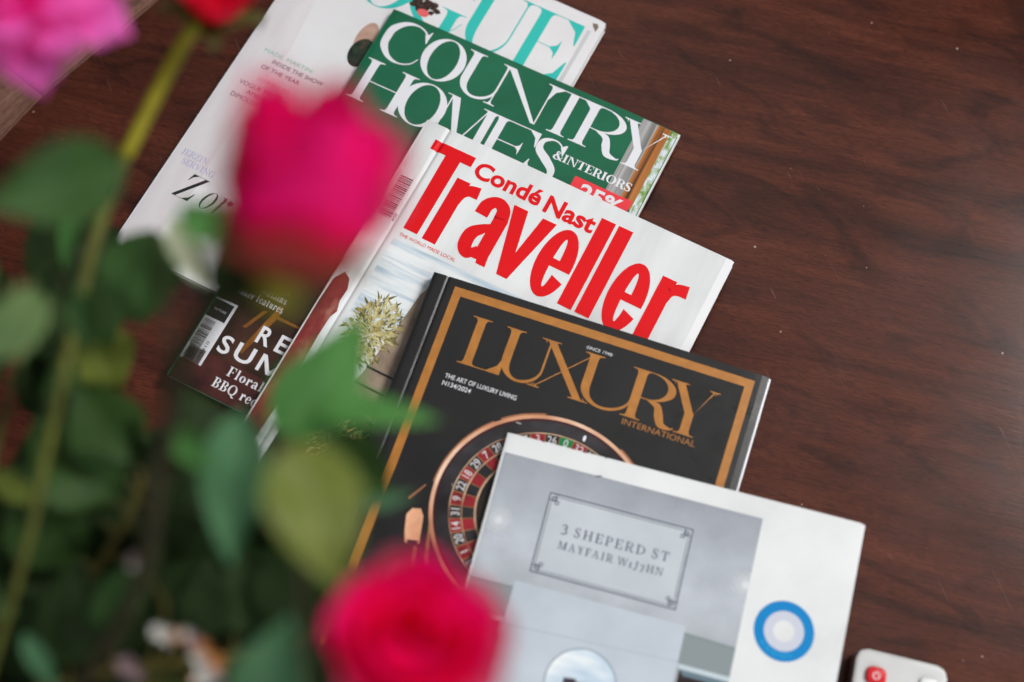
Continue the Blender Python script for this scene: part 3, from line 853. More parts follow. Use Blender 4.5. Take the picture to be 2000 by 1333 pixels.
lux.decal('wheel_rest_photo', [[(43, 166), (49.5, 164.5), (50, 167.5), (44, 169.5)]], ink('black', (.02, .02, .022)), 5)
lux.decal('wheel_rest_photo', [[(51.5, 150), (52.4, 150), (60, 176), (57, 176)], [(48, 168), (50, 168), (54, 185), (51, 185)], [(35.0, 142), (42, 131), (42.6, 131.6), (36, 143)]], copper_d, 4)

# ---- white brochure on top
prS = lambda u: -.0005 * math.exp(-u / .0015) + .0003 * math.sin(u * 34 + .5) - .0004 * math.exp(-(.2176 - u) / .006)
bro = Mag('magazine', 'white brochure with grey plaque photo and blue ring logo, topmost in the pile', -.00381, .22250, math.radians(-16.5285), .21763, .30, .0310, .0355,
          prS, noisemat('brochure_cover', [(.28, (.62, .63, .62)), (.45, (.70, .71, .71)), (.7, (.76, .77, .77))], (1, 1, 1), 16, 5, .26, .32), paper('brochure_spine', (.55, .55, .52), (.68, .68, .66)), M_PAGES, .0008, .0004)
# facade photograph: printed tones with their own shading
fm = mat('facade_print', rough=.28)
mp = mapping(fm, (1, 1, 1)); sep = N(fm, 'ShaderNodeSeparateXYZ'); L(fm, mp, 0, sep, 0)
mr = N(fm, 'ShaderNodeMapRange'); mr.inputs['From Min'].default_value = -.012; mr.inputs['From Max'].default_value = -.10; L(fm, sep, 'Y', mr, 0)
rg = ramp(fm, mr, 0, [(0, (.30, .32, .36)), (.35, (.40, .43, .47)), (.62, (.47, .50, .55)), (.86, (.40, .43, .46)), (1, (.33, .36, .38))])
nf = noise(fm, mapping(fm, (1, 1, 1)), 45, 5); rf = ramp(fm, nf, 0, [(.3, (.88, .88, .88)), (.7, (1.1, 1.1, 1.1))])
setcol(fm, mix(fm, 1.0, (rg, 0), (rf, 0), 'MULTIPLY'), 2)
bro.rect('facade_photo', 1.2, 12.2, 158.7, 299.5, fm, 1)


def glow(name, cu, cv, r):
    m = mat(name, rough=.28); mp = mapping(m, (1, 1, 0), loc=(-cu * MM, cv * MM, 0))
    ln = N(m, 'ShaderNodeVectorMath', operation='LENGTH'); L(m, mp, 0, ln, 0)
    mr = N(m, 'ShaderNodeMapRange'); mr.inputs['From Max'].default_value = r * MM; L(m, ln, 'Value', mr, 0)
    rp = ramp(m, mr, 0, [(.05, (.8, .8, .8)), (.4, (.42, .42, .42)), (.95, (0, 0, 0))], 'EASE')
    bsdf(m).inputs['Base Color'].default_value = (.80, .83, .86, 1); L(m, rp, 0, bsdf(m), 'Alpha')
    return m


bro.decal('wall_lamp_photo', [[(max(1.3, 8.5 + 11 * math.cos(i * .5236)), 53 + 11 * math.sin(i * .5236)) for i in range(12)]], glow('lamp_print_a', 8.5, 53, 11), 3)
bro.decal('wall_lamp_photo', [[(min(158.6, 154 + 11 * math.cos(i * .5236)), 53 + 11 * math.sin(i * .5236)) for i in range(12)]], glow('lamp_print_b', 157, 53, 11), 3)
bro.rect('plaque_photo', 33.8, 29, 120.8, 77.7, noisemat('plaque_print', [(.3, (.45, .49, .52)), (.7, (.54, .58, .61))], (1, 1, 1), 22, 4, .28), 2)
bro.rect('door_photo', 27, 85, 128.6, 299.5, noisemat('door_print', [(.3, (.44, .49, .54)), (.7, (.53, .58, .64))], (1, 1, 1), 20, 4, .28), 2)
bro.decal('door_panel_line', [[(27, 110.2), (128.6, 105.5), (128.6, 106.1), (27, 110.9)]], ink('panel_line', (.40, .45, .50)), 3)
gg = ink('sage', (.24, .28, .29))
for pg in ([(128.6, 88.6), (158.7, 89.6), (158.7, 90.6), (128.6, 89.6)], [(1.2, 88.6), (27, 88.6), (27, 89.6), (1.2, 89.6)]): bro.decal('ledge_photo', [pg], ink('ledge', (.20, .25, .25)), 3)
for pg in ([(128.6, 89.6), (158.7, 90.6), (158.7, 106.6), (128.6, 106.6)], [(1.2, 89.6), (27, 89.6), (27, 106.6), (1.2, 106.6)]): bro.decal('ledge_photo', [pg], gg, 2)
for pg in ([(128.6, 106.6), (158.7, 106.6), (158.7, 109.4), (130, 109.4)], [(1.2, 106.6), (27, 106.6), (26, 109.4), (1.2, 109.4)]): bro.decal('ledge_photo', [pg], ink('ledge_white', (.52, .60, .64)), 3)
bro.decal('window_photo', [[(130.2, 109.4), (158.7, 109.4), (158.7, 299), (130.2, 299)], [(1.2, 109.4), (25, 109.4), (25, 299), (1.2, 299)]], noisemat('window_print', [(.3, (.012, .010, .012)), (.7, (.06, .035, .035))], (.3, 2, 1), 60, 3), 3)
bro.decal('window_photo', [[(130.2, 109.6), (158.7, 109.6), (158.7, 112.6), (133, 112.6)]], ink('slate', (.13, .20, .24)), 4)
bro.decal('mirror_photo', ring(78.0, 133, 20.3, 20.3, 20.2, 20.2, n=48), noisemat('mirror_print', [(.35, (.42, .54, .66)), (.5, (.66, .74, .80)), (.62, (.85, .87, .86))], (.35, 1, 1), 60, 2, .26), 4)
bro.decal('mirror_photo', ring(78.0, 133, 20.9, 20.9, .7, .7, n=48), ink('mirror_edge', (.20, .26, .34)), 5)
bro.decal('mirror_photo', [[(68, 131), (75, 130), (75, 140), (68, 140)], [(75, 131.6), (88, 131), (88, 133), (75, 133)]], ink('plum', (.05, .04, .06)), 6)
NAV = ink('slate_blue', (.065, .070, .115))


def frame(u0, v0, u1, v1, t):
    return [R_(u0, v0, u1, v0 + t), R_(u0, v1 - t, u1, v1), R_(u0, v0 + t, u0 + t, v1 - t), R_(u1 - t, v0 + t, u1, v1 - t)]


fr = frame(33.8, 29, 120.8, 77.7, .75)
fr += frame(35.6, 30.8, 119.0, 75.9, .38)
for cx, cy, sx, sy in ((33.8, 29, 1, 1), (120.8, 29, -1, 1), (33.8, 77.7, 1, -1), (120.8, 77.7, -1, -1)):
    for (a0, b0, a1, b1) in ((0, 0, 4.6, 4.6), (4.2, 4.2, 6.6, 6.6), (2.4, 2.4, 5.0, 5.0)):
        u0, u1 = sorted((cx + sx * a0, cx + sx * a1)); v0, v1 = sorted((cy + sy * b0, cy + sy * b1)); fr += frame(u0, v0, u1, v1, .5)
bro.decal('plaque_border', fr, NAV, 4)
bro.serif_line('plaque_text', '3 SHEPERD ST', 45.9, 110.4, 51.6, 5.7, NAV, .15, .055, 4, .24)
bro.serif_line('plaque_text', 'MAYFAIR W1J7HN', 46.2, 109, 60.6, 4.7, NAV, .15, .06, 4, .2)
DN = (183.4, 73.3)
bro.decal('ring_logo', ring(DN[0], DN[1], 17.3, 17.3, 5.8, 5.8, n=64), ink('logo_blue', (.0, .21, .52)), 3)
bro.decal('ring_logo', ring(DN[0], DN[1], 11.5, 11.5, 5.4, 5.4, n=48), ink('logo_grey', (.56, .58, .66)), 3)
dash = []
for i in range(17):
    a = math.radians(62 + i * 5.2); r0, r1 = 13.4 + .5 * math.sin(i * 2.1), 14.6 + .4 * math.cos(i * 1.7)
    dash.append([(DN[0] + r0 * math.cos(a), DN[1] + r0 * math.sin(a)), (DN[0] + r1 * math.cos(a), DN[1] + r1 * math.sin(a)), (DN[0] + r1 * math.cos(a + .03), DN[1] + r1 * math.sin(a + .03)), (DN[0] + r0 * math.cos(a + .04), DN[1] + r0 * math.sin(a + .04))])
bro.decal('ring_logo', dash, ink('logo_cyan', (.04, .42, .68)), 4)
# scuffs on the worn top border
rs = random.Random(5); scf = []
for i in range(5):
    u = rs.uniform(20, 62); l = rs.uniform(.5, 2.2); scf.append([(u, .05), (u + l, .05), (u + l * .7, .4 + rs.random() * .5), (u + l * .3, .3)])
scf.append([(57, 12.6), (60.5, 11.4), (61.5, 11.8), (58, 13.4)])
bro.decal('scuff', scf, ink('scuff_grey', (.13, .12, .11)), 4)

# ------------------------------------------------------------------ remote control
zr = .017
pTL = pixz(1676, 1263, zr); pTR = pixz(1853, 1306, zr)
dx = (pTR - pTL); rang = math.atan2(dx.y, dx.x); rw = dx.length
remote = empty('remote_control', (pTL.x, pTL.y, 0), rang, 'white remote control with a red power button lying beside the brochure', 'remote control')
M_PL = noisemat('white_plastic', [(.3, (.52, .52, .51)), (.7, (.58, .58, .57))], (1, 1, 1), 60, 4, .4, .45)
bm = bmesh.new(); prism(bm, rounded_rect(0, -.15, rw, 0, .006, 8), .0012, zr)
bmesh.ops.bevel(bm, geom=[e for e in bm.edges if all(v.co.z > zr - 1e-5 for v in e.verts)], offset=.0022, segments=4, affect='EDGES', profile=.6)
obj('body', bmesh_mesh('body', bm, True), M_PL, remote)
bm = bmesh.new(); prism(bm, rounded_rect(.002, -.148, rw - .002, -.002, .006, 6), 0, .0013)
obj('base_plate', bmesh_mesh('base_plate', bm), mat('grey_plastic', (.25, .25, .25), .5), remote)


def button(name, u, v, sx, sy, m, r, hgt=.0022):
    bm = bmesh.new(); prism(bm, rounded_rect(u - sx / 2, -v - sy / 2, u + sx / 2, -v + sy / 2, r, 6), zr - .001, zr + hgt)
    bmesh.ops.bevel(bm, geom=[e for e in bm.edges if all(x.co.z > zr + hgt - 1e-5 for x in e.verts)], offset=.0012, segments=4, affect='EDGES', profile=.5)
    return obj(name, bmesh_mesh(name, bm, True), m, remote)


def remote_uv(px, py):
    q = pixz(px, py, zr) - pTL; c, s = math.cos(rang), math.sin(rang)
    return q.x * c + q.y * s, q.x * s - q.y * c


pu, pv = remote_uv(1710, 1321)
pb = button('power_button', pu, pv, .0112, .0098, noisemat('red_rubber', [(.3, (.55, .012, .02)), (.7, (.66, .02, .03))], (1, 1, 1), 90, 3, .38), .0028)
pb['label'] = 'red rubber power button'
bm = bmesh.new()
for pg in ring(0, 0, .0022, .0022, .0006, .0006, 120, 420, 24) + [R_(-.0003, .0008, .0003, .0026)]:
    try: bm.faces.new([bm.verts.new((x + pu, y - pv, zr + .00228)) for x, y in pg])
    except ValueError: pass
obj('power_symbol', bmesh_mesh('power_symbol', bm), ink('symbol_white', (.75, .72, .72)), pb)
su, sv = remote_uv(1812, 1340)
M_BTN = mat('white_rubber', (.74, .74, .73), .45)
button('button', su, sv, .0105, .0085, M_BTN, .003)
for r_ in range(5):
    for c_ in range(3): button('button', rw * (.22 + .28 * c_), sv + .016 + r_ * .015, .0095, .0075, M_BTN, .003)

# ------------------------------------------------------------------ flowers
def petal_mat(name, deep, light, edge=0.5):
    m = mat(name, rough=.55, spec=.25)
    uvn = N(m, 'ShaderNodeUVMap'); sep = N(m, 'ShaderNodeSeparateXYZ'); L(m, uvn, 0, sep, 0)
    n = noise(m, mapping(m, (1, 1, 1)), 60, 3)
    ad = N(m, 'ShaderNodeMath', operation='MULTIPLY_ADD'); L(m, n, 0, ad, 0); ad.inputs[1].default_value = .35; L(m, sep, 'Y', ad, 2)
    r = ramp(m, ad, 0, [(.25, deep), (.62, deep), (1.1 if False else .98, light)])
    setcol(m, r)
    b = bsdf(m); tr = N(m, 'ShaderNodeBsdfTranslucent'); L(m, r, 0, tr, 'Color')
    ms = N(m, 'ShaderNodeMixShader'); ms.inputs[0].default_value = .42
    out = m.node_tree.nodes['Material Output']; L(m, b, 0, ms, 1); L(m, tr, 0, ms, 2); L(m, ms, 0, out, 0)
    return m


def leaf_mat(name, c0, c1, rib, tl=.3, rough=.45, spec=.2):
    m = mat(name, rough=rough, spec=spec)
    uvn = N(m, 'ShaderNodeUVMap'); sep = N(m, 'ShaderNodeSeparateXYZ'); L(m, uvn, 0, sep, 0)
    n = noise(m, mapping(m, (1, 1, 1)), 45, 4); r = ramp(m, n, 0, [(.3, c0), (.7, c1)])
    a = N(m, 'ShaderNodeMath', operation='ABSOLUTE'); L(m, sep, 'X', a, 0)
    rr_ = ramp(m, a, 0, [(.0, (.7,) * 3), (.07, (0, 0, 0))])
    # side veins slanting from the midrib
    vm = N(m, 'ShaderNodeMath', operation='MULTIPLY_ADD'); L(m, a, 0, vm, 0); vm.inputs[1].default_value = -.45; L(m, sep, 'Y', vm, 2)
    ml = N(m, 'ShaderNodeMath', operation='MULTIPLY'); L(m, vm, 0, ml, 0); ml.inputs[1].default_value = 9
    fr_ = N(m, 'ShaderNodeMath', operation='FRACT'); L(m, ml, 0, fr_, 0)
    rv = ramp(m, fr_, 0, [(0, (.35,) * 3), (.12, (0, 0, 0)), (.9, (0, 0, 0)), (1, (.35,) * 3)])
    mx = N(m, 'ShaderNodeMath', operation='MAXIMUM'); L(m, rr_, 0, mx, 0); L(m, rv, 0, mx, 1)
    c = mix(m, (mx, 0), (r, 0), rib); setcol(m, c, 2)
    b = bsdf(m); tr = N(m, 'ShaderNodeBsdfTranslucent'); L(m, c, 2, tr, 'Color')
    ms = N(m, 'ShaderNodeMixShader'); ms.inputs[0].default_value = tl
    out = m.node_tree.nodes['Material Output']; L(m, b, 0, ms, 1); L(m, tr, 0, ms, 2); L(m, ms, 0, out, 0)
    bump(m, mx, 0, .25, .001)
    return m


M_PINK = petal_mat('hot_pink_petal', (.98, .0010, .095), (1.0, .008, .25))
M_PALE = petal_mat('pale_pink_petal', (.88, .03, .16), (.95, .22, .38))
M_REDP = petal_mat('red_petal', (.80, .003, .03), (.9, .015, .07))
M_MAG = petal_mat('magenta_petal', (.97, .003, .33), (1.0, .16, .62))
M_GUARD = petal_mat('guard_petal', (.20, .055, .03), (.42, .05, .05))
M_SEP = leaf_mat('sepal', (.07, .075, .02), (.12, .10, .035), (.14, .13, .04))
M_STEM = noisemat('rose_stem_skin', [(.3, (.17, .15, .010)), (.6, (.26, .24, .012)), (.8, (.32, .30, .02))], (1, 1, 1), 60, 4, .45)
M_STEMB = noisemat('woody_stem_skin', [(.3, (.055, .042, .012)), (.7, (.105, .090, .020))], (1, 1, 1), 60, 4, .5)
M_STEMG = noisemat('green_stem_skin', [(.3, (.07, .075, .014)), (.7, (.125, .135, .022))], (1, 1, 1), 60, 4, .5)
M_STEMD = noisemat('dark_stem_skin', [(.3, (.022, .020, .009)), (.7, (.04, .034, .014))], (1, 1, 1), 60, 4, .5)
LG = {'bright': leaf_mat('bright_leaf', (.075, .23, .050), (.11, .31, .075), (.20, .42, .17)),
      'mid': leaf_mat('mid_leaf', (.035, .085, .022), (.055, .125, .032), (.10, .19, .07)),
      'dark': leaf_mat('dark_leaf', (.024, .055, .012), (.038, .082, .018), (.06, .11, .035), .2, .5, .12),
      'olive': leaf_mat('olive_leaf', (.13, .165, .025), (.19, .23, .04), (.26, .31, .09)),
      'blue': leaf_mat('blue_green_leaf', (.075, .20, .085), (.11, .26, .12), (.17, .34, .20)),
      'deep': leaf_mat('painted_shade_leaf', (.014, .026, .008), (.022, .040, .012), (.03, .05, .018), .15, .6, .08),  # shade inside the crowded bunch is put into this leaf colour
      'cream': leaf_mat('cream_leaf', (.42, .46, .28), (.55, .58, .40), (.62, .64, .5)),
      'pale': leaf_mat('pale_leaf', (.09, .16, .05), (.14, .22, .075), (.22, .32, .14))}


def add_uv(me, uvs):
    l = me.uv_layers.new(name='UVMap')
    for lp in me.loops: l.data[lp.index].uv = uvs[lp.vertex_index]


def leaf(parent, base, tip, width, roll=0.0, m='mid', curl=.12, fold=.25, serr=.035, name='leaf', seed=0):
    """toothed leaf blade from base to tip (world points); faces the eye, then rolled about its own axis"""
    ax = tip - base; Ln = ax.length; ax.normalize()
    toward = (CAMPOS - (base + tip) * .5).normalized()
    nrm = (toward - ax * toward.dot(ax)).normalized(); nrm = Quaternion(ax, roll) @ nrm; side = ax.cross(nrm)
    NT, NS = 22, 4; vs, fs, uv = [], [], []; rl = random.Random(seed * 31 + int(Ln * 1e5))
    ph = rl.uniform(0, 6)
    for i in range(NT + 1):
        t = i / NT; hw = width * .5 * (math.sin(math.pi * min(1, t ** .8)) ** .95) * (1 - .2 * t) * 1.14 + 1e-5
        for j in range(-NS, NS + 1):
            s = j / NS; k = hw * s
            if abs(j) == NS: k *= 1 + serr * (2 if i % 2 else -1)
            z = Ln * (-curl * (t - .15) ** 2) + fold * abs(k) - .35 * fold * k * k / max(width, 1e-4) + .03 * width * math.sin(9 * t + ph + 2 * s)
            vs.append(base + ax * (t * Ln) + side * k + nrm * z); uv.append((s, t))
    W = 2 * NS + 1
    for i in range(NT):
        for j in range(W - 1): fs.append((i * W + j, i * W + j + 1, (i + 1) * W + j + 1, (i + 1) * W + j))
    me = mesh('leaf', vs, fs, True); add_uv(me, uv)
    return obj(name, me, LG.get(m, m) if isinstance(m, str) else m, parent)


def stem(parent, pts, r0, r1, m=None, name='stem', seg=10):
    P = spline(pts, 8); v, f = tube(P, [r0 + (r1 - r0) * i / (len(P) - 1) for i in range(len(P))], seg)
    o = obj(name, mesh(name, v, f, True), m or M_STEM, parent); return o


VASE = Vector((-.255, -.045, .205))


def to_vase(p, j=0):
    r_ = random.Random(j); return VASE + Vector((r_.uniform(-.028, .028), r_.uniform(-.028, .028), -.02))


def petal_mesh(phi, hw, r, hgt, flare, cup, seed, tipw=.72, dip=.0):
    """one petal wrapped round the axis; local z is the flower's axis"""
    rl = random.Random(seed); NT, NS = 10, 8; vs, fs, uv = [], [], []
    p1, p2 = rl.uniform(0, 6), rl.uniform(0, 6)
    for i in range(NT + 1):
        t = i / NT
        for j in range(NS + 1):
            s = j / NS * 2 - 1
            sh = (.34 + .66 * math.sin(min(1, t * 1.15) * math.pi / 2)) * (1 - (1 - tipw) * max(0, (t - .6) / .4) ** 2)
            a = phi + s * hw * sh
            rad = r * (.22 + .78 * math.sin(min(1, t * 1.25) * math.pi / 2)) * (1 - cup * t * t) + flare * t ** 3 * (1 - .25 * s * s)
            rad += .0012 * math.sin(3 * s + p1) * t + .0009 * math.sin(7 * s + p2) * t * t
            z = hgt * (t - (.13 if r < .015 else .26) * s * s * t * t) - dip * flare * max(0, t - .6) ** 2 * 5 + .0012 * math.sin(4 * s + p2) * t * t
            vs.append((rad * math.cos(a), rad * math.sin(a), z)); uv.append((s * .5 + .5, t))
    W = NS + 1
    for i in range(NT):
        for j in range(NS): fs.append((i * W + j, i * W + j + 1, (i + 1) * W + j + 1, (i + 1) * W + j))
    me = mesh('petal', vs, fs, True); add_uv(me, uv); return me


def head(parent, base, axis, rings, scale, sepals=True, seed=0):
    """rings: (count, half width, radius, height, flare, cup, material)"""
    q = axis.normalized().to_track_quat('Z', 'Y'); k = 0; phi = seed * 1.1

    def put(name, me, m):
        o = obj(name, me, m, parent); o.matrix_world = Matrix.Translation(base) @ q.to_matrix().to_4x4() @ Matrix.Scale(scale, 4); return o
    for n, hw, r, hg, fl_, cup, m in rings:
        for i in range(n):
            phi += 2 * math.pi / n + .11; k += 1
            put('petal', petal_mesh(phi, hw, r * (1 + .04 * (i % 3)), hg * (1 + .05 * math.sin(k * 2.3)), fl_ * (1 + .3 * math.sin(k * 1.7)), cup, seed * 100 + k, dip=.5 if fl_ > .01 else 0), m)
        phi += 1.9
    # receptacle and sepals
    bm = bmesh.new(); bmesh.ops.create_uvsphere(bm, u_segments=14, v_segments=10, radius=.0065); bmesh.ops.scale(bm, vec=(1, 1, 1.25), verts=bm.verts); bmesh.ops.translate(bm, vec=(0, 0, -.003), verts=bm.verts)
    put('receptacle', bmesh_mesh('receptacle', bm, True), M_STEM)
    if sepals:
        for i in range(5):
            a = i * 2 * math.pi / 5 + seed; vs, fs, uv = [], [], []
            for j in range(9):
                t = j / 8; wd = .0052 * (1 - t) ** .8 + .0002; rr_ = .005 + .017 * math.sin(t * 2.0); zz = .002 + .019 * t - .020 * t * t * t
                for s in (-1, 0, 1):
                    vs.append((rr_ * math.cos(a) - s * wd * math.sin(a), rr_ * math.sin(a) + s * wd * math.cos(a), zz + abs(s) * .001)); uv.append((s, t))
            for j in range(8):
                for s in range(2): fs.append((j * 3 + s, j * 3 + s + 1, j * 3 + s + 4, j * 3 + s + 3))
            me = mesh('sepal', vs, fs, True); add_uv(me, uv); put('sepal', me, M_SEP)


P3 = pix

def plant(name, label, cat, group=None):
    return empty(name, (0, 0, 0), 0, label, cat, group)


def settle(root, loc):
    """move the plant's origin to the foot of its stem, leaving its parts where they are"""
    root.location = loc
    for c in root.children: c.matrix_parent_inverse = Matrix.Translation(-Vector(loc))


def lf(root, b, t, wpx, m, roll=0.0, curl=.12, fold=.25, seed=0, serr=.035):
    d = (b[2] + t[2]) / 2
    return leaf(root, pix(*b), pix(*t), wpx * d / FPX, roll, m, curl, fold, serr, 'leaf', seed)


def stalk(root, a, b, r=.0010, m=None, name='leaf_stalk'):
    a, b = pix(*a), pix(*b); mid = (a + b) / 2 + Vector((0, 0, -.003)); return stem(root, [a, mid, b], r * 1.2, r * .8, m or M_STEMD, name, 8)


# ---- tall pink rose over the pile
roseA = plant('pink_rose', 'tall half-open hot pink rose leaning over the white fashion magazine', 'rose', 'roses of the bunch')
a0 = to_vase(0, 1)
baseA = pix(556, 535, .380); axA = pix(660, 140, .345) - baseA
stem(roseA, [a0, pix(215, 1250, .50), pix(315, 900, .46), pix(350, 720, .44), pix(410, 610, .42), pix(500, 565, .395), baseA], .0034, .0030, M_STEMD)
head(roseA, baseA, axA, [(3, 1.35, .0075, .046, .0, .30, M_PINK), (4, 1.15, .0120, .050, .001, .24, M_PINK), (5, 1.02, .0165, .049, .002, .20, M_PINK), (3, 1.0, .0190, .045, .003, .12, M_PINK), (1, 1.0, .0205, .043, .003, .05, M_PALE), (1, 1.0, .0205, .034, .003, .02, M_PALE), (2, .8, .0208, .027, .002, 0, M_GUARD)], 1.10, True, 1)
lf(roseA, (455, 480, .45), (345, 385, .47), 92, 'bright', .3, seed=4); stalk(roseA, (410, 610, .42), (455, 480, .45))
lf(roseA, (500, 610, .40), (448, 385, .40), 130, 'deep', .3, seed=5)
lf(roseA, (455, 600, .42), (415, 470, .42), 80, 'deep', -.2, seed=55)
lf(roseA, (300, 450, .55), (255, 640, .55), 165, 'mid', .5, .2, .3, seed=2)
lf(roseA, (335, 425, .52), (398, 565, .52), 62, 'cream', .4, seed=77); stalk(roseA, (340, 780, .45), (300, 450, .55))
lf(roseA, (340, 835, .47), (405, 925, .47), 62, 'bright', .6, seed=9); stalk(roseA, (315, 900, .46), (340, 835, .47))
settle(roseA, a0)

# ---- open pink rose at the bottom
roseB = plant('pink_rose', 'wide open hot pink rose hanging over the lower left of the brochure', 'rose', 'roses of the bunch')
b0 = to_vase(0, 2)
baseB = pix(788, 1285, .42); axB = pix(842, 1180, .372) - baseB
stem(roseB, [b0, pix(330, 1560, .50), pix(560, 1480, .47), pix(720, 1380, .45), baseB], .0036, .0030)
head(roseB, baseB, axB, [(3, 1.35, .0085, .034, .0, .25, M_PINK), (4, 1.15, .0135, .037, .001, .14, M_PINK), (5, 1.02, .0185, .037, .003, .06, M_PINK), (5, 1.0, .0220, .035, .004, 0, M_PINK), (4, 1.0, .0235, .030, .006, 0, M_PALE)], .90, True, 2)
lf(roseB, (572, 862, .43), (668, 1150, .415), 190, 'olive', -.3, .1, .25, seed=8); stalk(roseB, (600, 1440, .465), (572, 862, .43), .0013)
lf(roseB, (545, 855, .50), (716, 628, .49), 165, 'bright', .35, .15, .35, seed=5); stalk(roseB, (572, 862, .43), (545, 855, .50))
lf(roseB, (600, 790, .50), (862, 815, .49), 74, 'bright', -.5, .1, .2, seed=6); stalk(roseB, (545, 855, .50), (600, 790, .50))
lf(roseB, (480, 800, .48), (435, 1105, .47), 140, 'blue', .45, .15, .3, seed=7); stalk(roseB, (545, 855, .50), (480, 800, .48))
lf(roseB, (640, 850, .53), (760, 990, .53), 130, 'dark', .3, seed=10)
lf(roseB, (690, 985, .50), (815, 970, .50), 40, 'blue', .8, seed=12); stalk(roseB, (640, 1010, .46), (690, 985, .50))
lf(roseB, (500, 1430, .45), (560, 1210, .44), 150, 'blue', -.3, seed=11)
settle(roseB, b0)

# ---- small red rose on its bare stem
roseC = plant('red_rose', 'small red rose on a bare yellow-green stem above the table edge', 'rose', 'roses of the bunch')
c0 = to_vase(0, 3)
baseC = pix(405, 32, .585); axC = pix(440, -90, .55) - baseC
stem(roseC, [c0, pix(30, 1150, .54), pix(92, 880, .53), pix(148, 620, .54), pix(188, 460, .56), pix(243, 310, .58)], .0016, .0029, M_STEMG)
stem(roseC, [pix(242, 312, .58), pix(300, 195, .585), pix(365, 75, .587), baseC], .0031, .0034)
head(roseC, baseC, axC, [(3, 1.35, .007, .028, .0, .25, M_REDP), (4, 1.15, .011, .030, .001, .12, M_REDP), (5, 1.05, .0145, .029, .002, .02, M_REDP)], 1.05, True, 3)
leaf(roseC, pix(395, 45, .585), pix(518, 34, .58), .0062, .2, LG['olive'], .25, .2, 0, 'sepal', 1)
leaf(roseC, pix(395, 45, .585), pix(312, -4, .58), .0070, .2, LG['olive'], .25, .2, 0, 'sepal', 2)
lf(roseC, (243, 318, .47), (-30, 405, .44), 165, 'mid', -.35, .12, .25, seed=1); stalk(roseC, (215, 390, .58), (243, 318, .47))
lf(roseC, (150, 640, .60), (236, 770, .62), 150, 'olive', .15, seed=3)
lf(roseC, (150, 400, .58), (118, 525, .58), 42, 'bright', .6, seed=15); stalk(roseC, (140, 650, .56), (118, 525, .58), .0010)
lf(roseC, (108, 560, .58), (108, 670, .58), 34, 'pale', .5, seed=14)
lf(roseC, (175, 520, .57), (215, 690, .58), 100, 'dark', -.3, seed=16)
lf(roseC, (150, 560, .52), (170, 700, .53), 60, 'mid', .5, seed=61); lf(roseC, (60, 560, .50), (40, 700, .48), 80, 'pale', -.3, seed=62); lf(roseC, (140, 700, .55), (95, 800, .54), 55, 'mid', .4, seed=63)
settle(roseC, c0)

# ---- magenta bloom in the corner
carn = plant('magenta_flower', 'bright magenta many-petalled flower over the lighter table rim', 'flower')
k0 = to_vase(0, 4)
cc = pix(40, -45, .500)
stem(carn, [k0, pix(-260, 900, .58), pix(-160, 300, .56), pix(-10, 0, .535), cc], .0028, .0024)


def ray_petal(root, ang, ln, wd, lift, seed, droop):
    """strap petal with a frilled round end; the flower faces the eye and up"""
    rl = random.Random(seed); ax = Vector((math.cos(ang) * RIGHT + math.sin(ang) * UP)); up = -FWD; side = ax.cross(up)
    NT, NS = 12, 6; vs, fs, uv = [], [], []; ph = rl.uniform(0, 6)
    for i in range(NT + 1):
        t = i / NT; hw = wd * .5 * (.28 + .72 * min(1, t * 1.5)) * math.sqrt(max(.01, 1 - max(0, (t - .80) / .20) ** 2))
        for j in range(NS + 1):
            s = j / NS * 2 - 1; fr_ = .025 * ln * t * t * math.sin(4 * s + ph)
            vs.append(cc + ax * (.004 + ln * t * (1 - .1 * s * s * t)) + side * hw * s + up * (lift * math.sin(t * 1.8) - droop * t * t + .25 * hw * (s * s) + fr_ * .5)); uv.append((s * .5 + .5, t))
    W = NS + 1
    for i in range(NT):
        for j in range(NS): fs.append((i * W + j, i * W + j + 1, (i + 1) * W + j + 1, (i + 1) * W + j))
    me = mesh('petal', vs, fs, True); add_uv(me, uv); obj('petal', me, M_MAG, root)


for k, (n, ln, wd, li, dr) in enumerate(((7, .041, .0215, .006, .008), (8, .032, .017, .012, .008), (8, .024, .015, .017, .002), (6, .014, .011, .020, -.004))):
    for i in range(n):
        ray_petal(carn, math.radians(-80 + k * 23) + i * 2 * math.pi / n + .06 * math.sin(i * 3 + k), ln * (1 + .06 * math.sin(i * 2.7 + k)), wd, li, k * 20 + i, dr)
settle(carn, k0)

